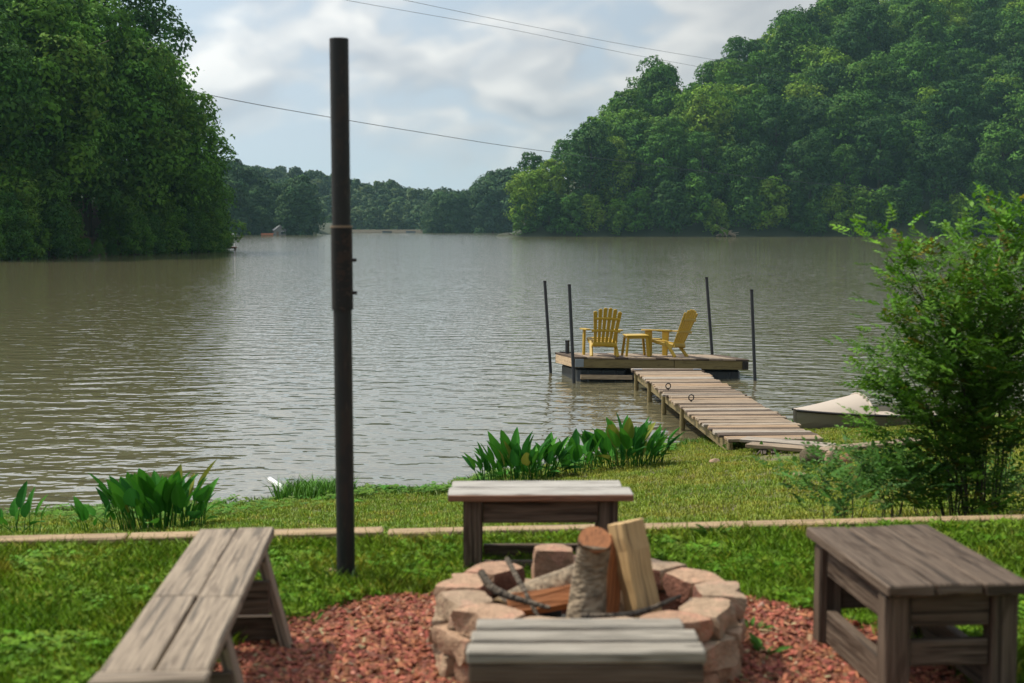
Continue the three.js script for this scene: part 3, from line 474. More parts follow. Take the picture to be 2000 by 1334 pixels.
function adirondack(label) {
  const g = thing('lawn_chair', label, 'chair', V(0, 0, 0), 0, 'yellow chairs on the dock');   // faces -z, base at y = 0
  const slab = (w, l, t, b = 0.006) => board(w, t, l, b, 5);
  // seat: curved slats
  for (let i = 0; i < 6; i++) { const t = i / 5, z = mix(-0.30, 0.20, t), y = 0.36 - 0.11 * t - 0.03 * Math.sin(Math.PI * t); part('seat_slat', placed(slab(0.50, 0.085, 0.018), 0, y, z, 0.20, 0, 0), M.yellow, g); }
  for (const s of [-1, 1]) {
    part('seat_rail', between(board(0.62, 0.06, 0.03, 0.006, 3), V(s * 0.245, 0.345, -0.34), V(s * 0.245, 0.20, 0.26)), M.yellow, g);
    const front = new THREE.Shape([[-0.07, 0], [0.03, 0], [0.075, 0.52], [-0.075, 0.52]].map(p => new THREE.Vector2(...p)));
    part('front_leg', placed(new THREE.ExtrudeGeometry(front, { depth: 0.035, bevelEnabled: true, bevelSize: 0.004, bevelThickness: 0.004, bevelSegments: 1 }), s * 0.335 - 0.0175, 0, -0.25, 0, Math.PI / 2, s * 0.04), M.yellow, g);
    part('rear_leg', between(board(0.40, 0.065, 0.045, 0.008, 4), V(s * 0.25, 0.30, 0.10), V(s * 0.275, 0.0, 0.34)), M.yellow, g);
    const arm = new THREE.Shape(); arm.moveTo(-0.05, -0.36); arm.quadraticCurveTo(-0.085, -0.42, 0, -0.43); arm.quadraticCurveTo(0.085, -0.42, 0.075, -0.34); arm.lineTo(0.045, 0.25); arm.lineTo(-0.035, 0.27); arm.closePath();
    const ag = new THREE.ExtrudeGeometry(arm, { depth: 0.022, bevelEnabled: true, bevelSize: 0.005, bevelThickness: 0.005, bevelSegments: 1, curveSegments: 4 }); ag.rotateX(Math.PI / 2); ag.scale(s, 1, 1); if (s < 0) { const ix = ag.index, p = ag.attributes.position.array; for (let i = 0; i < p.length; i += 9) for (let k = 0; k < 3; k++) { const t = p[i + k]; p[i + k] = p[i + 6 + k]; p[i + 6 + k] = t; } ag.computeVertexNormals(); }
    part('armrest', placed(ag, s * 0.335, 0.552, 0), M.yellow, g);
  }
  // fan back: six slats leaning back, two cross rails
  for (let i = 0; i < 6; i++) { const k = (i - 2.5) / 2.5, ang = k * 0.115, top = 0.985 - 0.075 * k * k, a = V(k * 0.185, 0.22, 0.24), b = V(k * 0.185 + Math.sin(ang) * 0.62, top, 0.24 + (top - 0.22) * 0.42);
    const sh = new THREE.Shape([[-0.024, 0], [0.024, 0], [0.036, 1], [0.016, 1.018], [-0.016, 1.018], [-0.036, 1]].map(([x, y]) => new THREE.Vector2(x, y * a.distanceTo(b))));
    const sg = new THREE.ExtrudeGeometry(sh, { depth: 0.016, bevelEnabled: true, bevelSize: 0.003, bevelThickness: 0.003, bevelSegments: 1 });
    const dy = b.clone().sub(a).normalize(), dx = V(1, 0, 0).addScaledVector(dy, -dy.x).normalize(), dz = dx.clone().cross(dy); sg.applyMatrix4(new THREE.Matrix4().makeBasis(dx, dy, dz).setPosition(a)); part('back_slat', sg, M.yellow, g); }
  for (const [y, w, h] of [[0.245, 0.47, 0.10], [0.53, 0.60, 0.05], [0.78, 0.54, 0.055]]) { const z = 0.24 + (y - 0.22) * 0.42 + 0.022; const P = [-1, -0.5, 0, 0.5, 1].map(k => V(k * w / 2, y - 0.012 * k * k, z + 0.012 * (1 - k * k))); const rail = limb(P, [h / 2, h / 2], 8, 2, 0, 2); rail.translate(0, -y, -z); rail.scale(1, 1, 0.45); rail.translate(0, y, z + 0.012); part('back_rail', rail, M.yellow, g); }
  return g;
}
function onDock(u, w) { const p = V(u, 0, -w); const m = new THREE.Matrix4().makeRotationFromEuler(new THREE.Euler(-0.036, dockYaw, -0.032, 'YXZ')); return p.applyMatrix4(m).add(dockO); }
const chair = adirondack('yellow slatted lawn chair on the dock with its back squarely to the bank');
chair.position.copy(onDock(0.72, 0.62)); chair.rotation.set(-0.05, 0.12, -0.03); chair.scale.setScalar(0.97);
const chair2 = copy(chair, 'yellow slatted lawn chair on the dock turned sideways toward the little table');
chair2.position.copy(onDock(2.12, 0.72)); chair2.rotation.set(-0.03, 0.96, -0.06); chair2.scale.setScalar(0.97);
{
  const g = thing('side_table', 'small yellow plastic table standing between the two lawn chairs', 'table', onDock(1.43, 0.62), 0.15);
  part('tabletop', placed(board(0.46, 0.032, 0.40, 0.01, 1), 0, 0.425, 0), M.yellow, g); part('apron', placed(board(0.42, 0.045, 0.36, 0.008, 2), 0, 0.387, 0), M.yellow, g);
  for (const x of [-1, 1]) for (const z of [-1, 1]) part('leg', between(board(0.40, 0.05, 0.035, 0.008, 2), V(x * 0.19, 0.39, z * 0.16), V(x * 0.235, 0.0, z * 0.19)), M.yellow, g);
}
{ // small boat on the bank behind the bush
  const bow = atD(1552, 822, 20.0), stern = atD(1895, 806, 20.6), L = bow.distanceTo(stern), c = bow.clone().add(stern).multiplyScalar(0.5), gy = groundH(c.x, 20.3);
  const g = thing('dinghy', 'small cream dinghy with a humped foredeck pulled up on the grassy bank', 'boat', V(c.x, gy - 0.11, c.z), -Math.atan2(stern.z - bow.z, stern.x - bow.x));
  const cream = std({ color: rgb(0.40, 0.33, 0.26), roughness: 0.5 }), hullM = std({ color: rgb(0.20, 0.175, 0.12), roughness: 0.6 });  // hull toned darker than the sunlit deck, its shade put into the colour
  g.scale.y = 0.82; part('hull', hullGeo(L, 1.15, 0.36), hullM, g);
  // foredeck: rises from the bow to a cowl
  const n = 12, m = 10, pos = [], idx = [];
  for (let i = 0; i <= n; i++) for (let j = 0; j <= m; j++) { const t = i / n * 0.36, a = (j / m - 0.5) * 2, w = 1.15 / 2 * Math.pow(Math.sin(Math.PI / 2 * Math.min(1, 0.04 + t * 1.7)), 0.8) * (1 - 0.12 * t) + 0.012, sheer = 0.36 * (1 + 0.28 * (1 - t) ** 2); pos.push(mix(-L / 2, L / 2, t), sheer + 0.012 + 0.30 * Math.pow(t / 0.36, 1.15) * (1 - a * a) ** 0.8, w * a); if (i && j) { const q = i * (m + 1) + j; idx.push(q, q - 1, q - m - 2, q, q - m - 2, q - m - 1); } }
  const fd = tri(pos); fd.setIndex(idx); fd.computeVertexNormals(); part('foredeck', fd, cream, g);
  const cow = []; for (let j = 0; j <= 12; j++) { const a = (j / 12 - 0.5) * 2, t = 0.36, w = 1.15 / 2 * Math.pow(Math.sin(Math.PI / 2 * Math.min(1, 0.04 + t * 1.7)), 0.8) * 0.957; cow.push(V(mix(-L / 2, L / 2, t), 0.36 * (1 + 0.28 * 0.41) + 0.012 + 0.30 * (1 - a * a) ** 0.8, w * a)); } part('coaming', tube(cow, 0.022, 6, 24), cream, g);
  for (const s of [-1, 1]) { const P = []; for (let i = 0; i <= 12; i++) { const t = i / 12, w = 1.15 / 2 * Math.pow(Math.sin(Math.PI / 2 * Math.min(1, 0.04 + t * 1.7)), 0.8) * (1 - 0.12 * t); P.push(V(mix(-L / 2, L / 2, t), 0.36 * (1 + 0.28 * (1 - t) ** 2) - 0.005, s * (w + 0.012))); } part('rub_rail', tube(P, 0.022, 6, 30), M.iron, g); }
  for (const t of [0.56, 0.82]) part('seat', placed(board(0.26, 0.035, 0.98, 0.006, 2), mix(-L / 2, L / 2, t), 0.28, 0), cream, g);
}
function rockGeo(seed, sx, sy, sz) { const g = mergeVertices(new THREE.IcosahedronGeometry(1, 3).deleteAttribute('uv').deleteAttribute('normal')), p = g.attributes.position, uv = []; for (let i = 0; i < p.count; i++) { const v = V().fromBufferAttribute(p, i), k = 1 + 0.45 * N3(v.x * 1.1 + seed, v.y * 1.1, v.z * 1.1) + 0.14 * N3(v.x * 3.5, v.y * 3.5 + seed, v.z * 3.5); v.multiplyScalar(k); for (let c = 0; c < 9; c++) { const n = V(Math.sin(c * 2.4 + seed), Math.sin(c * 1.7 + seed * 2), Math.cos(c * 2.4 + seed)).normalize(), dd = v.dot(n) - 0.70 - 0.12 * Math.sin(c * 5 + seed); if (dd > 0) v.addScaledVector(n, -dd * 0.92); } p.setXYZ(i, v.x * sx, v.y * sy, v.z * sz); uv.push((v.x + v.y * 0.4) * sx / 0.5, (v.z + v.y) * sz / 0.5); } g.setAttribute('uv', new THREE.Float32BufferAttribute(uv, 2)); g.computeVertexNormals(); return g; }
function stone(label, px, py, D, s, seed, mat = M.rock, group) { const p = atD(px, py, D), o = single('rock', rockGeo(seed, ...s), mat, label, 'rock', group); o.position.set(p.x, groundH(p.x, D) + s[1] * 0.45, p.z); return o; }
stone('dark mossy boulder propping up the boards at the walkway foot', 1585, 905, 14.7, [0.15, 0.15, 0.15], 2.2);
stone('tan rounded rock tucked beside the dark boulder under the boards', 1622, 915, 14.55, [0.09, 0.12, 0.11], 5.2, M.stone[3]);
stone('small brown rock at the end of the row under the boards', 1652, 915, 14.6, [0.08, 0.08, 0.08], 8.4, M.redStone);
stone('small flat stone lying in the grass below the mossy boulder', 1560, 952, 13.6, [0.09, 0.03, 0.07], 11.4, M.stone[0]);
{ const p = atY(1396, 905, groundH(2.3, 15.8)); const o = single('rock', rockGeo(3.1, 0.07, 0.04, 0.06), M.stone[0], 'pale pebble alone in the grass near the broad leaved plants', 'rock'); o.position.set(p.x, groundH(p.x, -p.z) + 0.02, p.z); }
for (const [px, py, s, l] of [[652, 1122, [0.045, 0.035, 0.05], 'pale stone on the lakeside of the dark pole foot'], [704, 1127, [0.055, 0.022, 0.05], 'flat pinkish stone beside the dark pole foot']]) { const p = atY(px, py, 0.02), o = single('rock', rockGeo(px, ...s), M.stone[1], l, 'rock'); o.position.copy(p).setY(0.012); }
{ // roots in the bare soil at the walkway's foot
  const R = rng(8), g = thing('tree_roots', 'tangle of bare dry roots in the soil at the walkway foot', 'roots');
  for (let i = 0; i < 7; i++) { const a = atD(1478 + R() * 50, 880 + R() * 12, 16.9), b = atD(1470 + R() * 75, 892 + R() * 12, 16.3); a.y = groundH(a.x, -a.z) + 0.05; b.y = groundH(b.x, -b.z) + 0.015; part('root', limb([a, a.clone().lerp(b, 0.5).add(V((R() - 0.5) * 0.1, 0.05, 0)), b], [0.02, 0.016, 0.008], 6, i), M.barkDark, g); }
}

// ------------------------------------------------------------------ landscape timbers
{
  const runs = [[-9.2, -5.6, 'dark'], [-5.58, -2.0, 'low'], [-1.985, -0.68, 'low'], [-0.655, 0.55, 'flush'], [0.556, 2.9, 'flush'], [2.91, 6.4, 'flush']];
  const L = ['landscape timber at the lawn edge furthest along beside the low bank plants', 'landscape timber with a dark face below the tall leafy bank plants', 'landscape timber running behind the dark metal pole', 'pale landscape timber seen between the legs of the far bench', 'pale landscape timber between the firewood and the leafy bush', 'pale landscape timber in the shade under the leafy bush'];
  runs.forEach(([x0, x1, k], i) => { const D0 = edgeD(x0), D1 = edgeD(x1), y = k === 'flush' ? -0.012 : -0.004, a = V(x0, y, -D0), b = V(x1, y, -D1); const g = thing('landscape_timber', L[i], 'timber', V(0, 0, 0), 0, 'landscape timbers edging the lawn'), up = V(0, 0.045, 0), dn = V(0, -0.026, 0); part('cap_board', between(board(a.distanceTo(b), 0.03, 0.125, 0.007, 400 + i, 0.006), a.clone().add(up), b.clone().add(up)), M.timber, g); part('body', between(board(a.distanceTo(b) - 0.01, 0.11, 0.112, 0.008, 410 + i, 0.004), a.clone().add(dn), b.clone().add(dn)), M.dark, g); });  // tan top over a dark body: the shadowed front face is put into the colour
}
// ------------------------------------------------------------------ dark pole
{
  const b = atY(676, 1138, 0), H = atD(661, 78, -b.z).y, g = thing('metal_pole', 'tall dark metal pole with a thicker sleeve standing in the lawn', 'pole', b);
  const yA = atD(668, 605, -b.z).y, yB = atD(668, 443, -b.z).y, r = 0.0425;
  const P = (y0, y1, r0, r1) => placed(new THREE.CylinderGeometry(r1, r0, y1 - y0, 24, 1), 0, (y0 + y1) / 2, 0);
  part('lower_pipe', P(-0.3, yA + 0.02, r, r), M.iron, g); part('sleeve', P(yA, yB, r * 1.16, r * 1.16), M.ironRust, g); part('upper_pipe', P(yB - 0.02, H, r, r * 1.02), M.iron, g);
  part('rust_band', P(yB - 0.004, yB + 0.006, r * 1.19, r * 1.19), M.ringMetal, g); part('cap', P(H, H + 0.006, r * 1.03, r * 1.0), M.ironRust, g);
  for (const py of [508, 572]) part('bolt', placed(new THREE.CylinderGeometry(0.009, 0.009, 0.02, 6), r * 1.16 + 0.008, atD(690, py, -b.z).y, 0, 0, 0, Math.PI / 2), M.ironRust, g);
  g.rotation.z = 0.003;
}
// ------------------------------------------------------------------ benches
{ // far bench
  const fl = atY(875, 965, 0.40), fr = atY(1238, 965, 0.40), w = fr.x - fl.x, z = fl.z, cx = (fl.x + fr.x) / 2;
  const g = thing('bench', 'small dark bench with a bright two plank top beyond the fire pit', 'bench', V(cx, 0, z), 0.012);
  part('top_plank', placed(board(w, 0.034, 0.17, 0.005, 501, 0.003), 0, 0.383, -0.088), M.pale, g); part('front_edging', placed(board(w - 0.004, 0.030, 0.012, 0.003, 509), 0, 0.381, 0.004), M.redEdge, g); part('top_plank', placed(board(w - 0.045, 0.034, 0.16, 0.005, 502, 0.004), -0.012, 0.383, -0.268), M.pale, g);
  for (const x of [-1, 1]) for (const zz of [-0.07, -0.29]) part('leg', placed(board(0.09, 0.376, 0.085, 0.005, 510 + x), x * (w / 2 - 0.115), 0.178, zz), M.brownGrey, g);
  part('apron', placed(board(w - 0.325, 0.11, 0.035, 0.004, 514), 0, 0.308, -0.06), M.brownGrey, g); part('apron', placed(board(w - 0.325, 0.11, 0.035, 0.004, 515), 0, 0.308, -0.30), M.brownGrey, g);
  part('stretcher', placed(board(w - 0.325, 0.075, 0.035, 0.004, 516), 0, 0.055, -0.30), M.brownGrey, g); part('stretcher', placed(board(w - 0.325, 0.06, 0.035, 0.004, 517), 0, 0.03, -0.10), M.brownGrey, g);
}
{ // bench on the viewer's side of the pit
  const fl = atY(911, 1273, 0.45), fr = atY(1381, 1273, 0.45), w = fr.x - fl.x, cx = (fl.x + fr.x) / 2, z = fl.z;
  const g = thing('bench', 'low bench with three pale worn slats close against the fire pit', 'bench', V(cx, 0, z), 0.01);
  part('slat', placed(board(w, 0.036, 0.088, 0.006, 521, 0.003), 0, 0.432, -0.045), M.worn, g); part('slat', placed(board(w - 0.01, 0.036, 0.085, 0.006, 522, 0.004), 0.004, 0.431, -0.177), M.worn, g); part('slat', placed(board(w - 0.05, 0.036, 0.085, 0.006, 523, 0.004), -0.002, 0.430, -0.306), M.worn, g);
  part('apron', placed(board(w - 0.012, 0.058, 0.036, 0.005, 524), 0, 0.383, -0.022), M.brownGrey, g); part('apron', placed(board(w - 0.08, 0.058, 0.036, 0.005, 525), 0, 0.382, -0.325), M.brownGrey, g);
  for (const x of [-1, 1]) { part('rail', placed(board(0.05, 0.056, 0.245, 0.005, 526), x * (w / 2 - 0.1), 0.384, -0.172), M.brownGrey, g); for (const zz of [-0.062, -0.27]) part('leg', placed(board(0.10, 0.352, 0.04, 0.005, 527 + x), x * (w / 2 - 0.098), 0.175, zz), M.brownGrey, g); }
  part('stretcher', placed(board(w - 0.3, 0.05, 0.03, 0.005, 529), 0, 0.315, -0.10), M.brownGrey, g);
}
{ // heavy dark bench under the bush
  const h = 0.45, bl = atY(1583, 1036, h), br = atY(1792, 1013, h), nl = atY(1757, 1155, h), nr = atY(2003, 1136, h);
  const len = nl.distanceTo(bl), wid = (br.distanceTo(bl) + nr.distanceTo(nl)) / 2, c = bl.clone().add(br).add(nl).add(nr).multiplyScalar(0.25), dir = nl.clone().add(nr).sub(bl).sub(br);
  const g = thing('bench', 'heavy dark three plank bench standing by the leafy bush', 'bench', V(c.x, 0, c.z), Math.atan2(dir.x, dir.z));
  const pw = wid / 3;
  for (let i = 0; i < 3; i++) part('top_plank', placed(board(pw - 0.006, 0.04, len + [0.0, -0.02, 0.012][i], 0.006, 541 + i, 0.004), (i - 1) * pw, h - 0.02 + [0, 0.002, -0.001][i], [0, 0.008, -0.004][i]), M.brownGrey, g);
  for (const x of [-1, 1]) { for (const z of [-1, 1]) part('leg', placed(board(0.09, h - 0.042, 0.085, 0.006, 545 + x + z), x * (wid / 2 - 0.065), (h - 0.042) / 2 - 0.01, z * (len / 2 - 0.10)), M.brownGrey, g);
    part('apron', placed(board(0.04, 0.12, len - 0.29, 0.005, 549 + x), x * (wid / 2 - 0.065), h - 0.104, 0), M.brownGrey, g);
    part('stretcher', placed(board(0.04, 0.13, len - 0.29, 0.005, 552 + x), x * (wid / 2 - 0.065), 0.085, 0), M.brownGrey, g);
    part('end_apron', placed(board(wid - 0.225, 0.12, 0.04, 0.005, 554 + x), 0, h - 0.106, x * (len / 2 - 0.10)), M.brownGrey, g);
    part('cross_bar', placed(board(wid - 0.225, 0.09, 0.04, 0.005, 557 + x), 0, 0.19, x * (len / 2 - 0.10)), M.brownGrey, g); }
}
{ // long bench on trestles
  const h = 0.45, bl = atY(397, 1033, h), br = atY(530, 1029, h), nl = atY(172, 1325, h), nr = atY(402, 1336, h);
  const far = bl.clone().add(br).multiplyScalar(0.5), near = nl.clone().add(nr).multiplyScalar(0.5), len = far.distanceTo(near), c = far.clone().add(near).multiplyScalar(0.5), wid = (bl.distanceTo(br) + nl.distanceTo(nr)) / 2;
  const g = thing('long_bench', 'long grey plank bench on splayed trestle legs beside the red mulch', 'bench', V(c.x, 0, c.z), Math.atan2(near.x - far.x, near.z - far.z));
  const pw = wid / 2, j = -len / 2 + len * 0.54;   // far to near is -z to +z
  part('top_plank', placed(board(pw - 0.003, 0.034, j + len / 2 - 0.003, 0.005, 561, 0.003), -pw / 2, h - 0.017, (j - len / 2) / 2), M.grey, g); part('top_plank', placed(board(pw - 0.003, 0.034, j + len / 2 + 0.02, 0.005, 562, 0.003), pw / 2, h - 0.016, (j - len / 2) / 2 + 0.012), M.grey, g);
  part('top_plank', placed(board(pw - 0.008, 0.034, len / 2 - j - 0.09, 0.005, 563, 0.003), -pw / 2 - 0.002, h - 0.018, (j + len / 2) / 2 - 0.045), M.grey, g); part('top_plank', placed(board(pw - 0.008, 0.034, len / 2 - j - 0.11, 0.005, 564, 0.003), pw / 2 + 0.002, h - 0.017, (j + len / 2) / 2 - 0.03), M.grey, g);
  part('end_plank', placed(board(wid + 0.012, 0.034, 0.085, 0.006, 565, 0.006), 0.002, h - 0.015, len / 2 - 0.042), M.grey, g);
  for (const [z0, nm] of [[-len / 2 + 0.16, 0], [len / 2 - 0.62, 1]]) {
    for (const s of [-1, 1]) part('leg', between(board(0.455, 0.038, 0.09, 0.004, 571 + s), V(s * (wid / 2 - 0.045), h - 0.036, z0), V(s * (wid / 2 + 0.06), 0.0, z0)), M.grey, g);
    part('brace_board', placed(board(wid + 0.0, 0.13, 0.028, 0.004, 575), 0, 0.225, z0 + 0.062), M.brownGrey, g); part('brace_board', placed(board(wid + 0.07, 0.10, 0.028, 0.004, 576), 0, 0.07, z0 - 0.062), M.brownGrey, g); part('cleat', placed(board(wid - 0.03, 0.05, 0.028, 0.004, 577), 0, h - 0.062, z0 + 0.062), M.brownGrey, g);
  }
}
// ------------------------------------------------------------------ fire pit
const PIT = V(0.293, 0, -5.16), PR = 0.575, CH = 0.094;
function wallBlock(seed, wo, dep, h, taper) { // wedge block: outer face at +z, rough split face
  const R = rng(seed * 101 + 7), nx = 5, nz = 3, g = new THREE.BoxGeometry(1, 1, 1, nx, 3, nz), p = g.attributes.position, uv = g.attributes.uv;
  for (let i = 0; i < p.count; i++) {
    let x = p.getX(i), y = p.getY(i), z = p.getZ(i); const ex = Math.abs(x) > 0.49, ey = Math.abs(y) > 0.49, ez = Math.abs(z) > 0.49, e = ex + ey + ez;
    let X = x * (mix(wo * taper, wo, z + 0.5)), Y = y * h, Z = z * dep; const r = e >= 2 ? (e === 3 ? 0.85 : 0.93) : 1; X *= ex && e > 1 ? r + 0.02 : 1; Y *= ey && e > 1 ? r : 1; Z *= ez && e > 1 ? r + 0.01 : 1;
    const n = 0.012; X += n * N3(X * 14 + seed, Y * 14, Z * 14); Y += n * 0.45 * N3(X * 12, Y * 12 + seed, Z * 12); Z += (z > 0.4 ? 2.6 : 0.8) * n * (N3(X * 11, Y * 11, Z * 13 + seed * 2) + 0.6 * N3(X * 27 + seed, Y * 27, Z * 20));
    p.setXYZ(i, X, Y, Z); uv.setXY(i, (X + Y * 0.3 + R() * 0) / 0.5 + seed * 0.37, (Z + Y) / 0.5 + seed * 0.21);
  }
  g.computeVertexNormals(); return g;
}
{
  const g = thing('fire_pit', 'round fire pit ring of dry stacked tan wall blocks', 'fire pit', PIT), R = rng(21), n = 13, step = Math.PI * 2 / n, variants = [0, 1, 2, 3, 4, 5].map(k => wallBlock(k + 1, 2 * PR * Math.sin(step / 2) * 0.97, 0.168, CH, 0.72));
  for (let c = 0; c < 3; c++) for (let i = 0; i < n; i++) {
    const a = (i + (c % 2) * 0.5) * step + (R() - 0.5) * 0.05 + 0.11, back = Math.cos(a - Math.PI);   // angle 0 faces the viewer (+z)
    if (c === 2 && Math.abs(((a - 0.34) % 6.283) - Math.PI) < 0.34) continue;                   // a gap in the top course at the back
    const r = PR - 0.084 + (c === 2 ? -0.012 : c === 1 ? 0.012 : 0) + (R() - 0.5) * 0.022, sm = c === 2 ? M.stone[(i + (i % 3)) % 4] : M.stone[(i * 2 + c) % 4], m = part('block', variants[(i * 3 + c) % 6], [sm, sm, sm, sm, sm, M.burnt], g);
    m.position.set(Math.sin(a) * r, CH * (c + 0.5) + (R() - 0.5) * 0.004, Math.cos(a) * r); m.rotation.set(0, a + (R() - 0.5) * 0.08, (R() - 0.5) * 0.03);
  }
  const ash = new THREE.CircleGeometry(0.42, 40, 0, Math.PI * 2); ash.rotateX(-Math.PI / 2); const bed = heightMesh(spaced(-0.42, 0.42, 0.03, 0.03, 0, 9), spaced(-0.42, 0.42, 0.03, 0.03, 0, 9), (x, D) => 0.085 + 0.03 * N3(x * 8, D * 8, 2) - (Math.hypot(x, D) > 0.39 ? 0.05 : 0), 0.5);
  part('ash_bed', bed, std({ color: rgb(0.03, 0.028, 0.026), roughness: 1 }), g);
  const l = single('loose_block', wallBlock(9, 0.172, 0.11, 0.145, 0.92), M.stone[2], 'loose wall block standing upright on the back of the fire pit', 'block'); const p = atD(1078, 1082, 5.68); l.position.copy(V(p.x, 0.256, p.z + 0.03)); l.rotation.set(0.03, 0.12, -0.05);
}
function round(name, label, a, b, r0, r1, seed, cutAtB = true, mat = M.bark, cutMat = M.cut) { const g = thing(name, label, 'log', a.clone()); const e = b.clone().sub(a); if (cutAtB) e.add(V(0, 0.0, 0.045)); part('bark', limb([V(0, 0, 0), e.clone().multiplyScalar(0.35).add(V(0.004, 0, -0.012)), e.clone().multiplyScalar(0.72).add(V(0, 0, -0.03)), e], [r0, (r0 + r1) / 2 * 1.02, r1, r1], 16, seed, 0.05, 4), mat, g); if (cutAtB) { const c = new THREE.CylinderGeometry(r1 * 0.98, r1 * 1.02, 0.03, 20); c.applyQuaternion(new THREE.Quaternion().setFromUnitVectors(V(0, 1, 0), e.clone().normalize().add(V(0, 0, 0.75)).normalize())); c.translate(e.x, e.y, e.z); part('cut_end', c, cutMat, g); } return g; }
function splitLog(name, label, a, b, w, seed, turn, mat = M.split) { // quarter split log from a to b
  const e = b.clone().sub(a), L = e.length(), s = new THREE.Shape(); s.moveTo(-w * 0.44, -w * 0.30); s.lineTo(-w * 0.1, -w * 0.42); s.lineTo(w * 0.32, -w * 0.36); s.lineTo(w * 0.50, -w * 0.12); s.lineTo(w * 0.16, w * 0.62); s.lineTo(w * 0.02, w * 0.60); s.lineTo(-w * 0.50, w * 0.02); s.closePath();
  const geo = new THREE.ExtrudeGeometry(s, { depth: L, steps: 9, bevelEnabled: true, bevelSize: 0.004, bevelThickness: 0.003, bevelSegments: 1 }), p = geo.attributes.position, uv = [];
  for (let i = 0; i < p.count; i++) { const x = p.getX(i), y = p.getY(i), z = p.getZ(i), k = 1 + 0.1 * N3(z * 5 + seed, x * 20, y * 20); p.setXYZ(i, x * k + 0.006 * N3(z * 9, seed, 2), y * k + 0.006 * N3(z * 7, seed, 5), z); uv.push(z / 2 + seed, (x + y) / 0.5); }
  geo.setAttribute('uv', new THREE.Float32BufferAttribute(uv, 2)); geo.computeVertexNormals(); geo.rotateZ(turn); geo.applyQuaternion(new THREE.Quaternion().setFromUnitVectors(V(0, 0, 1), e.clone().normalize()));
  const g = thing(name, label, 'log', a.clone()); part('split_wood', geo, mat, g); return g;
}
{
  const top = atD(1160, 1052, 5.02), foot = atD(1135, 1215, 4.98); foot.y = 0.09;
  round('firewood_log', 'upright round log with grey bark and a fresh orange cut end', V(foot.x, 0.085, foot.z), V(top.x, top.y, top.z), 0.075, 0.060, 3);
  splitLog('split_log', 'tall pale yellow split log leaning in the fire pit', V(0.515, 0.10, -5.02), atD(1222, 1020, 5.10), 0.125, 1.7, 3.35);
  splitLog('split_log', 'narrow orange split log behind the upright round log', V(0.335, 0.10, -5.03), atD(1200, 1048, 5.14), 0.085, 4.1, 2.9, M.cut);
  round('fallen_log', 'rough barked log lying with its yellow broken end in the fire pit', V(0.34, 0.325, -5.28), V(-0.03, 0.185, -5.20), 0.058, 0.064, 7, true, M.bark, M.split);
  splitLog('broken_stub', 'short broken chunk of yellow wood beside the lying log', V(0.25, 0.25, -5.14), V(-0.01, 0.225, -5.09), 0.08, 6.3, 0.2, M.cut);
  splitLog('split_log', 'thick grey split log leaning behind the pale yellow one', V(0.50, 0.12, -5.22), V(0.30, 0.36, -5.38), 0.10, 8.8, 2.6, M.deck2);
  splitLog('split_log', 'short splintered log lying low in the ashes on the lying log side', V(0.02, 0.155, -5.02), V(0.24, 0.13, -4.93), 0.07, 9.9, 1.1, M.split);
  const char = std({ color: rgb(0.02, 0.019, 0.018), roughness: 0.9 });
  for (const [x, z, l, a] of [[0.40, -5.14, 0.16, 0.5], [0.52, -5.20, 0.13, 2.2], [0.14, -5.30, 0.18, 1.2], [0.46, -4.98, 0.10, 2.8], [0.10, -5.02, 0.12, 0.2]]) { const o = single('charred_chunk', limb([V(-l / 2, 0, 0), V(0, 0.012, 0.01), V(l / 2, 0, 0)], [0.03, 0.036, 0.024], 7, x * 40, 0.25, 4), char, 'charred black chunk of wood in the fire pit ashes', 'charcoal', 'charred chunks in the fire pit'); o.position.set(x, 0.125, z); o.rotation.y = a; }
  const stick = (l, pts, r, m = M.barkDark) => { const P = pts.map(q => V(...q)), o = single('stick', limb(P, [r, r * 0.9, r * 0.5], 8, P[0].x * 9, 0.12, 5), m, l, 'stick', 'sticks in the fire pit'); };
  stick('long curved grey stick along the near inner edge of the fire pit', [[-0.118, 0.345, -5.15], [-0.07, 0.30, -5.08], [0.02, 0.275, -5.03], [0.14, 0.255, -4.98]], 0.016);
  stick('straight dark stick across the near inner edge of the fire pit', [[0.25, 0.245, -4.90], [0.44, 0.255, -4.90], [0.62, 0.30, -4.98]], 0.013);
  stick('thin dark twig leaning on the lying log', [[-0.02, 0.36, -5.3], [0.05, 0.28, -5.1], [0.12, 0.18, -4.96]], 0.011);
  const o = single('rock', rockGeo(9.7, 0.05, 0.04, 0.05), M.redStone, 'pinkish broken stone lying among the ashes of the fire pit', 'rock'); o.position.set(0.42, 0.11, -4.98);
}
// ------------------------------------------------------------------ mulch and grass
const MULCH = V(0.24, 0, -4.86);
const inMulch = (x, D) => { const a = Math.atan2(D - 4.86, x - 0.24); return Math.hypot(x - 0.24, (D - 4.86) * 1.02) - (1.40 + 0.10 * N3(Math.cos(a) * 2, Math.sin(a) * 2, 6) + 0.05 * N3(x * 6, D * 6, 2)); };
const mulchMap = pix(512, 512, (u, v) => { const a = tileN(u, v, 16, 16, 1.9), b = tileN(u, v, 60, 60, 2.9), k = clamp(0.5 + 0.6 * a + 0.6 * b); return toS([mix(0.06, 0.26, k), mix(0.025, 0.075, k), mix(0.018, 0.045, k)]); }, true);
structure('mulch_bed', heightMesh(spaced(-1.4, 1.95, 0.06, 0.06, 0, 9), spaced(3.0, 6.5, 0.06, 0.06, 5, 9), (x, D) => { const d = inMulch(x, D); return groundH(x, D) + 0.016 - 0.06 * smooth(-0.05, 0.04, d) + 0.008 * N3(x * 9, D * 9, 4); }, 0.8), std({ map: mulchMap, bumpMap: mulchMap, bumpScale: 0.02, roughness: 1 }), 'round bed of red wood mulch around the fire pit');
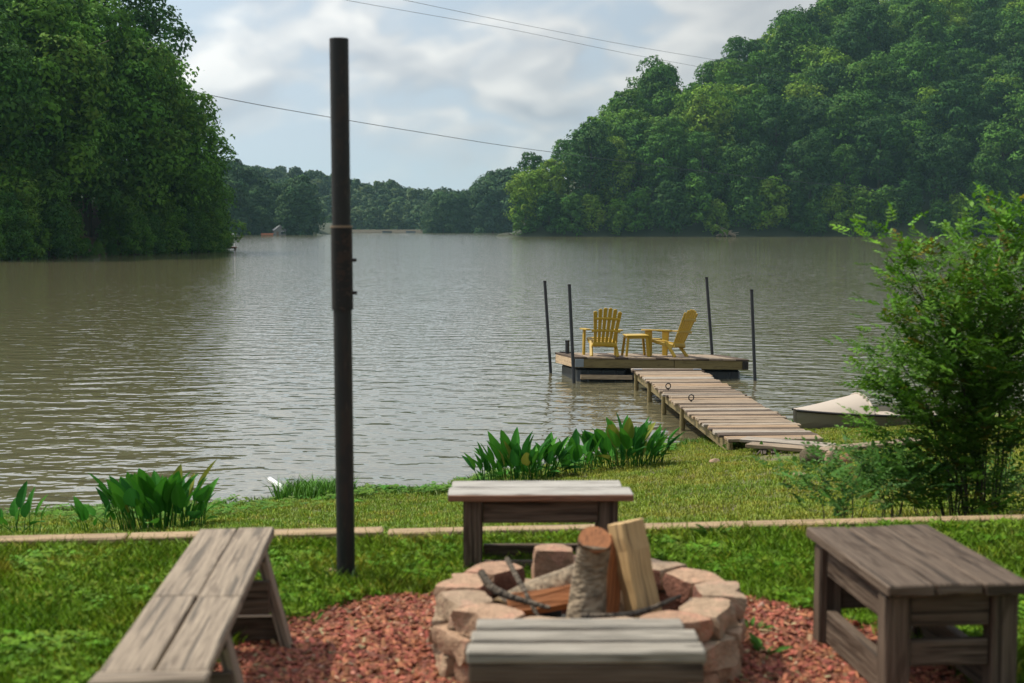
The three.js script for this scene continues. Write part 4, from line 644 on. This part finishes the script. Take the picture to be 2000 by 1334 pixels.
{
  const R = rng(61), n = 26000;
  for (let v = 0; v < 3; v++) {
    const g = board([0.026, 0.040, 0.018][v], 0.005, [0.008, 0.010, 0.011][v], 0.0015, 900 + v, 0.005), list = [], cols = [];
    while (list.length < n / 3) { const x = -1.3 + R() * 3.2, D = 3.5 + R() * 2.95, d = inMulch(x, D); if (d > 0.28 * R() * R() * R() * R()) continue; if (Math.hypot(x - PIT.x, D + PIT.z) < PR - 0.06) continue; list.push(new THREE.Matrix4().compose(V(x, groundH(x, D) + 0.018 + R() * 0.016, -D), new THREE.Quaternion().setFromEuler(new THREE.Euler((R() - 0.5) * 0.9, R() * 6.28, (R() - 0.5) * 0.9)), V(0.7 + 0.7 * R(), 1, 0.7 + 0.8 * R()))); const t = 0.40 + 1.0 * R(), w = R() < 0.10 ? R() : 0; cols.push(rgb(mix(0.31, 0.40, w) * t, mix(0.092, 0.29, w) * t * (0.8 + 0.6 * R()), mix(0.052, 0.18, w) * t)); }
    const im = new THREE.InstancedMesh(g, std({ color: rgb(1, 1, 1), roughness: 0.9 }), list.length); list.forEach((m, i) => { im.setMatrixAt(i, m); im.setColorAt(i, cols[i]); });
    im.name = numbered('mulch'); tag(im, ['red wood mulch chips around the fire pit', 'longer red wood mulch splinters around the fire pit', 'short red wood mulch flakes around the fire pit'][v], 'mulch', null, 'stuff'); shadows(im); scene.add(im);
  }
}
function tuft(seed, n, h, w, spread, lean) {
  const R = rng(seed), pos = [], nrm = [], col = [];
  for (let i = 0; i < n; i++) {
    const a = R() * 6.283, ox = Math.cos(a) * spread * R(), oz = Math.sin(a) * spread * R(), H = h * (0.5 + 0.7 * R()), l = lean * (0.3 + R()) * H, ya = R() * 6.283, wx = Math.cos(ya) * w / 2, wz = Math.sin(ya) * w / 2, dx = Math.cos(a + R() - 0.5), dz = Math.sin(a + R() - 0.5), t = 0.75 + 0.5 * R();
    const P = [[ox - wx, 0, oz - wz], [ox + wx, 0, oz + wz], [ox + dx * l * 0.35 - wx * 0.8, H * 0.6, oz + dz * l * 0.35 - wz * 0.8], [ox + dx * l * 0.35 + wx * 0.8, H * 0.6, oz + dz * l * 0.35 + wz * 0.8], [ox + dx * l, H * (1 - 0.25 * lean), oz + dz * l]];
    for (const k of [0, 1, 2, 1, 3, 2, 2, 3, 4]) { pos.push(...P[k]); const nn = V(dz * 0.0 + dx * 0.3, 0.9, dz * 0.3).normalize(); nrm.push(nn.x, nn.y, nn.z); col.push(t, t, t); }
  }
  return tri(pos, null, col, nrm);
}
function clover(seed) { const R = rng(seed), pos = [], nrm = [], col = []; for (let i = 0; i < 6; i++) { const cx = (R() - 0.5) * 0.09, cz = (R() - 0.5) * 0.09, y = 0.035 + R() * 0.035, t = 0.8 + 0.4 * R(); for (let k = 0; k < 3; k++) { const a = k * 2.094 + R() * 0.4, s = 0.013 + 0.007 * R(), d = V(Math.cos(a), 0.9 * (R() - 0.4), Math.sin(a)).normalize(), e = V(-d.z, 0, d.x); const c = V(cx, y, cz); const q = [c, c.clone().addScaledVector(d, s * 0.8).addScaledVector(e, s * 0.7), c.clone().addScaledVector(d, s * 1.7), c.clone().addScaledVector(d, s * 0.8).addScaledVector(e, -s * 0.7)]; for (const m of [0, 1, 2, 0, 2, 3]) { pos.push(q[m].x, q[m].y, q[m].z); nrm.push(0, 1, 0); col.push(t, t, t); } } } return tri(pos, null, col, nrm); }
function scatter(name, label, geo, mat, n, seed, pick) {
  const R = rng(seed), list = [], cols = []; let guard = 0;
  while (list.length < n && guard++ < n * 30) { const r = pick(R); if (!r) continue; const [x, D, s, c, sy = 1] = r; list.push(new THREE.Matrix4().compose(V(x, groundH(x, D) - 0.004, -D), new THREE.Quaternion().setFromEuler(new THREE.Euler((R() - 0.5) * 0.25, R() * 6.28, (R() - 0.5) * 0.25)), V(s, s * sy, s))); cols.push(c); }
  const im = new THREE.InstancedMesh(geo, mat, list.length); list.forEach((m, i) => { im.setMatrixAt(i, m); im.setColorAt(i, cols[i]); });
  im.name = numbered(name); tag(im, label, 'grass', null, 'stuff'); shadows(im); scene.add(im);
}
const grassMat = leafMat(1, 1, 1, 0.35, 0.6);
const gcol = (x, D, R, dry = 0) => { const n = 0.5 + 0.9 * N3(x * 1.3, D * 1.3, 8) + 0.5 * N3(x * 4, D * 4, 9), t = 0.75 + 0.5 * R(), y = clamp(dry + (R() < 0.10 ? 0.55 : 0) + 0.22 * n + 0.5 * smooth(0.25, 0.6, N3(x * 2.2 + 7, D * 2.2, 2))); return rgb(mix(0.135, 0.42, y) * t, mix(0.290, 0.37, y) * t, mix(0.010, 0.045, y) * t); };
const blocked = (x, D) => inMulch(x, D) < 0.0 || Math.abs(D - edgeD(x)) < 0.10;
const inView = (x, D) => Math.abs(x) < 0.40 * D + 0.5;
scatter('lawn_grass', 'green lawn grass between the timbers and the mulch', tuft(1, 12, 0.075, 0.0055, 0.035, 0.55), grassMat, 20000, 71, R => { const x = -3.6 + R() * 7.2, D = 3.6 + R() * 4.2; if (!inView(x, D) || D > edgeD(x) - 0.10 || blocked(x, D)) return null; const thin = smooth(0.18, 0.5, N3(x * 1.6 + 3, D * 1.6, 11)); if (R() < thin * 0.6) return null; return [x, D, (0.6 + 0.8 * R()) * (1 - 0.4 * thin), gcol(x, D, R)]; });
scatter('clover', 'low clover leaves through the near lawn', clover(3), grassMat, 4200, 72, R => { const x = -3.6 + R() * 7.2, D = 3.6 + R() * 4.2; if (!inView(x, D) || D > edgeD(x) - 0.07 || blocked(x, D) || N3(x * 1.5, D * 1.5, 4) < -0.1) return null; return [x, D, 0.55 + 0.5 * R(), rgb(0.10 + 0.07 * R(), 0.22 + 0.08 * R(), 0.010)]; });
scatter('bank_grass', 'yellow green mown grass on the slope down to the lake', tuft(5, 12, 0.040, 0.0048, 0.06, 0.7), grassMat, 44000, 73, R => { const x = -7 + R() * 15, D = 7.3 + R() * 14; if (!inView(x, D) || D < edgeD(x) + 0.07 || D > shoreD(x) + 0.05) return null; const dry = 0.32 * smooth(-0.5, 1.5, x) * clamp(0.6 + 1.5 * N3(x * 0.8, D * 0.8, 3)); if (Math.hypot(x - 3.3, (D - 15.9)) < 0.5 && R() < 0.8) return null; return [x, D, 0.7 + 0.6 * R(), gcol(x, D, R, dry + 0.08)]; });
scatter('shore_grass', 'longer rank grass fringing the water edge', tuft(7, 12, 0.09, 0.009, 0.07, 0.7), grassMat, 2600, 74, R => { const x = -7 + R() * 14, D = shoreD(x) - R() * R() * 1.1 + 0.15; if (!inView(x, D) || (R() > 0.35 && N3(x * 0.9, 3, 1) < -0.05)) return null; return [x, D, 0.5 + 0.7 * R(), rgb(0.09 * (0.7 + 0.6 * R()), 0.21 * (0.7 + 0.5 * R()), 0.016)]; });
scatter('timber_weeds', 'ragged grass standing against the landscape timbers', tuft(9, 10, 0.10, 0.006, 0.05, 0.55), grassMat, 1500, 75, R => { const x = -3.4 + R() * 6.6, D = edgeD(x) + (R() < 0.55 ? -0.09 - R() * 0.10 : 0.09 + R() * 0.2); if (R() > 0.45 + 0.9 * N3(x * 3, 2, 5)) return null; return [x, D, 0.5 + 0.65 * R(), gcol(x, D, R, 0.05)]; });
scatter('shore_weeds', 'low broad leaved weeds tangled along the water edge', clover(17), grassMat, 900, 79, R => { const x = -6 + R() * 8.2, D = shoreD(x) - R() * 2.6 * (x < -1.5 ? 1 : 0.35) + 0.1; if (!inView(x, D) || (N3(x * 1.4, D * 1.4, 6) < 0.0 && R() < 0.8)) return null; if (Math.abs(x + 2.4) < 0.45 && D > 14.2) return null; return [x, D, 0.8 + 1.2 * R() * R(), rgb(0.07 + 0.06 * R(), 0.18 + 0.08 * R(), 0.014)]; });
{ // clump of tall grass with the white pipe
  const c = atY(590, 985, -1.2); scatter('tall_grass', 'clump of tall grass round the white pipe at the shore', tuft(11, 14, 0.26, 0.010, 0.06, 0.5), grassMat, 90, 76, R => { const a = R() * 6.28, r = Math.sqrt(R()); return [c.x + Math.cos(a) * r * 0.42, 14.9 + Math.sin(a) * r * 0.5, 0.6 + 0.7 * R(), rgb(0.08, 0.20 + 0.05 * R(), 0.016)]; });
  const d = atY(672, 1138, 0); scatter('tall_grass', 'tuft of long grass at the foot of the dark pole', tuft(13, 12, 0.12, 0.006, 0.03, 0.5), grassMat, 26, 77, R => { const a = R() * 6.28; return [d.x + Math.cos(a) * (0.055 + 0.06 * R()), -d.z - 0.02 + Math.sin(a) * (0.055 + 0.07 * R()), 0.6 + 0.6 * R(), rgb(0.11, 0.22, 0.03)]; });
  const p0 = atD(527, 937, 15.6), p1 = atD(575, 969, 14.9); p1.y = Math.min(p1.y, groundH(p1.x, 14.9) + 0.05); const g = thing('pipe', 'white plastic pipe poking out over the water from the grass', 'pipe', p1); const e = p0.clone().sub(p1); part('tube', tube([V(0, 0, 0).addScaledVector(e, -0.3), e.clone().multiplyScalar(0.5), e], 0.032, 12, 4), M.pvc, g); const rg = new THREE.TorusGeometry(0.032, 0.006, 6, 14); rg.applyQuaternion(new THREE.Quaternion().setFromUnitVectors(V(0, 0, 1), e.clone().normalize())); rg.translate(e.x, e.y, e.z); part('rim', rg, M.pvc, g);
}
// ------------------------------------------------------------------ broad leaved plants at the shore
function bladeLeaf(seed, L, Wd, stalk) { // stalk then a folded lance shaped blade, rising along +y and arching to +x
  const R = rng(seed), pos = [], col = [], idx = [], n = 8, arch = 0.25 + 0.5 * R();
  const tot = L + stalk, path = t => V(arch * tot * 0.5 * t * t * 1.3, tot * (t - 0.16 * arch * t * t), 0);
  for (let i = 0; i <= n; i++) { const t = stalk / tot + (1 - stalk / tot) * i / n, u = i / n, w = Wd * Math.pow(Math.sin(Math.PI * Math.min(1, 0.06 + 0.94 * Math.pow(u, 0.72))), 0.8) * 0.5 + 0.002, p = path(t), tg = path(Math.min(1, t + 0.02)).sub(path(t - 0.02)).normalize(), up = V(-tg.y, tg.x, 0), wv = 0.10 * N3(u * 5, seed, 1); for (const k of [-1, 0, 1]) { const q = p.clone().addScaledVector(V(0, 0, 1), k * w).addScaledVector(up, (k ? 0.38 * w : 0) + wv * w * k); pos.push(q.x, q.y, q.z); const c = k ? 1 : 1.15; col.push(c, c, c); } if (i) { const b = i * 3; for (const k of [0, 1]) idx.push(b + k, b + k + 1, b + k - 2, b + k, b + k - 2, b + k - 3); } }
  const g = tri(pos, null, col); g.setIndex(idx); const b = g.toNonIndexed(); b.computeVertexNormals();
  const st = limb([V(0, -0.05, 0), path(stalk / tot * 0.5), path(stalk / tot + 0.03)], [0.009, 0.007, 0.004], 5, seed, 0, 2).toNonIndexed(); st.deleteAttribute('uv'); st.setAttribute('color', new THREE.Float32BufferAttribute(new Float32Array(st.attributes.position.count * 3).fill(0.9), 3));
  return mergeGeometries([b, st]);
}
const bladeVar = []; for (let i = 0; i < 7; i++) bladeVar.push(bladeLeaf(i * 5 + 2, 0.30 + 0.04 * (i % 3), 0.12 + 0.018 * (i % 4), 0.30 + 0.05 * (i % 2)));
const bladeMats = [[0.040, 0.180, 0.018], [0.055, 0.215, 0.018], [0.028, 0.135, 0.020], [0.075, 0.25, 0.022], [0.20, 0.22, 0.035]].map(c => leafMat(...c, 0.38, 0.42));
function shorePlant(label, px, D, rx, n, s0, s1, seed, group) {
  const R = rng(seed), p = atD(px, 900, D), g = thing('shore_plant', label, 'plant', V(p.x, groundH(p.x, D), -D), 0, group);
  for (let i = 0; i < n; i++) { const a = R() * 6.283, r = Math.sqrt(R()), x = Math.cos(a) * r * rx, z = Math.sin(a) * r * rx * 0.55, m = part('leaf', bladeVar[Math.floor(R() * 7)], bladeMats[R() < 0.05 ? 4 : Math.floor(R() * 3.99)], g), s = mix(s0, s1, 1 - r * 0.55) * (i % 3 === 2 ? 0.45 + 0.25 * R() : 0.8 + 0.35 * R()); m.position.set(x, Math.max(WATER, groundH(p.x + x, D - z)) - g.position.y - 0.01, z); m.scale.setScalar(s * 0.92); m.rotation.set((R() - 0.5) * 0.45 + z / rx * 0.4, -a + (R() - 0.5) * 1.6, (R() < 0.12 ? -0.75 : -0.05) - 0.35 * r * R() + 0.12, 'YXZ'); }
}
const GP = 'broad leaved plants along the shore';
shorePlant('large clump of glossy broad leaves by the dark faced timber', 308, 11.6, 0.42, 100, 0.62, 1.0, 11, GP);
shorePlant('small sparse sprig of broad leaves next to the large leafy clump', 168, 11.4, 0.14, 9, 0.4, 0.6, 12, GP);
shorePlant('ragged broad leaved plant at the far end of the bank plants', 18, 11.4, 0.24, 14, 0.5, 0.75, 13, GP);
shorePlant('bushy broad leaved clump standing in the shallows behind the far bench', 1010, 15.6, 0.46, 105, 0.6, 0.98, 14, GP);
shorePlant('thin group of narrow leaves between two bushy shore clumps', 1120, 15.8, 0.27, 32, 0.5, 0.85, 15, GP);
shorePlant('dense fan of broad leaves by the water next to the walkway', 1218, 16.3, 0.46, 105, 0.66, 1.04, 16, GP);
{ // low weeds
  const wl = leafMat(0.07, 0.17, 0.025, 0.35, 0.5);
  for (const [px, py, s, l] of [[1392, 1052, 0.16, 'leafy green weed by the pale timber beyond the split log'], [1468, 1235, 0.10, 'small green weed sprouting against the fire pit blocks'], [1490, 1282, 0.12, 'flat green weed in the mulch beside the fire pit'], [612, 1222, 0.09, 'tiny weed at the foot of the trestle leg']]) { const p = atY(px, py, 0), R = rng(px), g = thing('weed', l, 'weed', V(p.x, groundH(p.x, -p.z), p.z)); for (let i = 0; i < 12; i++) { const m = part('leaf', bladeVar[i % 7], wl, g); m.scale.setScalar(s * (0.9 + 0.7 * R())); m.rotation.set((R() - 0.5), R() * 6.28, -0.9 * R(), 'YXZ'); } }
  for (const [px, py, l] of [[1480, 872, 'weed growing up through the near boards of the walkway'], [1545, 862, 'sprig of weed by the edge of the lowest walkway planks'], [1420, 852, 'leafy weed under the shore end of the walkway']]) { const p = atY(px, py, -1.0), R = rng(px), g = thing('weed', l, 'weed', V(p.x, Math.max(groundH(p.x, -p.z), WATER), p.z)); for (let i = 0; i < 14; i++) { const m = part('leaf', bladeVar[i % 7], wl, g); m.scale.setScalar(0.22 * (0.6 + 0.8 * R())); m.rotation.set((R() - 0.5), R() * 6.28, -0.8 * R(), 'YXZ'); } }
}
// ------------------------------------------------------------------ leafy bush
function bush(name, label, c, stems, seed, matSet, dens) {
  const R = rng(seed), g = thing(name, label, 'bush', V(c.x, groundH(c.x, -c.z), c.z)), pos = [], nrm = [], col = [], q = new THREE.Quaternion(), up = V(0, 1, 0);
  const leaflet = (p, d, n, s, t) => { const e = d.clone().cross(n).normalize(), P = [p, p.clone().addScaledVector(d, s * 0.45).addScaledVector(e, s * 0.30).addScaledVector(n, 0.06 * s), p.clone().addScaledVector(d, s).addScaledVector(n, -0.08 * s), p.clone().addScaledVector(d, s * 0.45).addScaledVector(e, -s * 0.30).addScaledVector(n, 0.06 * s)]; const nn = n.clone().add(V(0, 0.35, 0)).normalize(); for (const k of [0, 1, 2, 0, 2, 3]) { pos.push(P[k].x, P[k].y, P[k].z); nrm.push(nn.x, nn.y, nn.z); col.push(t[0], t[1], t[2]); } };
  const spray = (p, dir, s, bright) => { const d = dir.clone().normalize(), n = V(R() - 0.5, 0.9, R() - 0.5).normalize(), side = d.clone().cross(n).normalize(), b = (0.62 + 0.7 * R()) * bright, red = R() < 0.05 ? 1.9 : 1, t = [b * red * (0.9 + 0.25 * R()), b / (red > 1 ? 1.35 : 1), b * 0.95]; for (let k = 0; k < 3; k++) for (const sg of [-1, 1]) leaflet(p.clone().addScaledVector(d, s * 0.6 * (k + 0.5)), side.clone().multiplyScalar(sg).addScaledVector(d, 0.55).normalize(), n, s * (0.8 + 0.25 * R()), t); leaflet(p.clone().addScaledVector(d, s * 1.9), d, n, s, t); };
  for (const [ox, oz, tx, ty, tz, r, twigs, bright] of stems) {
    const a = V(ox, -0.05, oz), b = V(tx, ty, tz), mid = a.clone().lerp(b, 0.5).add(V(-(tx - ox) * 0.18, ty * 0.14, -(tz - oz) * 0.15)), cv = new THREE.CatmullRomCurve3([a, mid, b]);
    part('stem', limb([a, a.clone().lerp(mid, 0.5).add(V((R() - 0.5) * 0.06, 0, (R() - 0.5) * 0.06)), mid, b], [r, r * 0.8, r * 0.6, r * 0.22], 6, R() * 50, 0.1, 3), M.barkTree, g);
    for (let i = 0; i < twigs; i++) { const t = Math.pow((i + R()) / twigs, 0.8) * 0.70 + 0.30, p = cv.getPoint(t), ang = R() * 6.28, l = (0.16 + 0.30 * R()) * (1.15 - 0.5 * t), dir = V(Math.cos(ang), 0.30 * (R() - 0.25), Math.sin(ang)).addScaledVector(cv.getTangent(t), 0.6).normalize(); for (let k = 0; k < dens; k++) spray(p.clone().addScaledVector(dir, l * (k + R()) / dens * 1.1).add(V((R() - 0.5) * 0.07, (R() - 0.5) * 0.07, (R() - 0.5) * 0.07)), dir.clone().add(V((R() - 0.5) * 1.5, (R() - 0.4) * 0.8, (R() - 0.5) * 1.5)), 0.036 + 0.018 * R(), bright); }
  }
  const f = part('foliage', tri(pos, null, col, nrm), matSet, g); f.userData.kind = 'stuff'; return g;
}
{
  const D = 8.9, c = atD(1905, 1010, D), R = rng(5), stems = [];
  const tgt = (px, py, dz) => { const p = atD(px, py, D - dz); return [p.x - c.x, p.y - groundH(c.x, D), dz]; };
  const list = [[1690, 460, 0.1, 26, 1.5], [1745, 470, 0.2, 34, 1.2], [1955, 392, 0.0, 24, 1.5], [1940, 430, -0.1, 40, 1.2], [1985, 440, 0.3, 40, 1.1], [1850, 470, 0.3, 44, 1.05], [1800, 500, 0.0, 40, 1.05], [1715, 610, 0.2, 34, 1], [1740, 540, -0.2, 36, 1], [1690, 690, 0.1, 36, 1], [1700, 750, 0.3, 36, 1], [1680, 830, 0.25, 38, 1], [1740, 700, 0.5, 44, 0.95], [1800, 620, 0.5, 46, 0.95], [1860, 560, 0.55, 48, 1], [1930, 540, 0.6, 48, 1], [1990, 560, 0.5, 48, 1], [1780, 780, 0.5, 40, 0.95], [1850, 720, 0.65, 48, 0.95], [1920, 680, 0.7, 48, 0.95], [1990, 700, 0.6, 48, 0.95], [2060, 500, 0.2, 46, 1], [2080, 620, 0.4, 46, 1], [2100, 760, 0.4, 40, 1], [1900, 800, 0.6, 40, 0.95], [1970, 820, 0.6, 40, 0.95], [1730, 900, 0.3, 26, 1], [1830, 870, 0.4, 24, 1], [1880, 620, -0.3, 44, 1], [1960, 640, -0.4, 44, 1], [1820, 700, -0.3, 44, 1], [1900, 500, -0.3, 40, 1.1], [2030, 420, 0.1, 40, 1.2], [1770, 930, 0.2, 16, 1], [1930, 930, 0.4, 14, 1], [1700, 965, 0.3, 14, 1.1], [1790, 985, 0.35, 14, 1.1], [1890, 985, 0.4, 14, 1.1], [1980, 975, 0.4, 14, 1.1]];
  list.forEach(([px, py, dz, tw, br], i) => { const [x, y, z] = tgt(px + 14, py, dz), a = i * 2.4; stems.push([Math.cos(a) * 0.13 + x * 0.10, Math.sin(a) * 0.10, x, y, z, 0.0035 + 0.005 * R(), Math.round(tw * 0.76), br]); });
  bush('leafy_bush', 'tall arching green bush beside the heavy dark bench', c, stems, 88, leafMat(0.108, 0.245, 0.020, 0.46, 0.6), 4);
  for (const [px, py, D2, l, n, hh] of [[1648, 1010, 8.4, 'spindly dark stemmed sapling by the pale timber', 4, 0.42], [1745, 1000, 8.6, 'low leafy seedling between the sapling and the arching bush', 6, 0.40], [1625, 1012, 8.0, 'thin weed stalk by the corner of the heavy bench', 3, 0.26]]) { const p = atD(px, py, D2), st = []; for (let i = 0; i < n; i++) { const a = i * 2.4 + 1; st.push([Math.cos(a) * 0.03, Math.sin(a) * 0.03, Math.cos(a) * 0.16 * hh / 0.4, hh * (0.7 + 0.4 * R()), Math.sin(a) * 0.14, 0.005, 7, 1.1]); } bush('sapling', l, p, st, px, leafMat(0.06, 0.155, 0.025, 0.4, 0.6), 4); }
  const uc = leafMat(0.075, 0.165, 0.03, 0.4, 0.6); const st = []; for (let i = 0; i < 16; i++) { const x = -0.55 + i * 0.1, a = i * 2.4; st.push([x, Math.sin(a) * 0.2 - 0.1, x + Math.cos(a) * 0.1, 0.16 + 0.16 * R(), Math.sin(a) * 0.25 - 0.05, 0.004, 9, 1.2]); } bush('undergrowth', 'low yellow green weeds growing under the arching bush', atD(1850, 1000, 9.1), st, 444, uc, 3);
}
renderer.render(scene, camera);
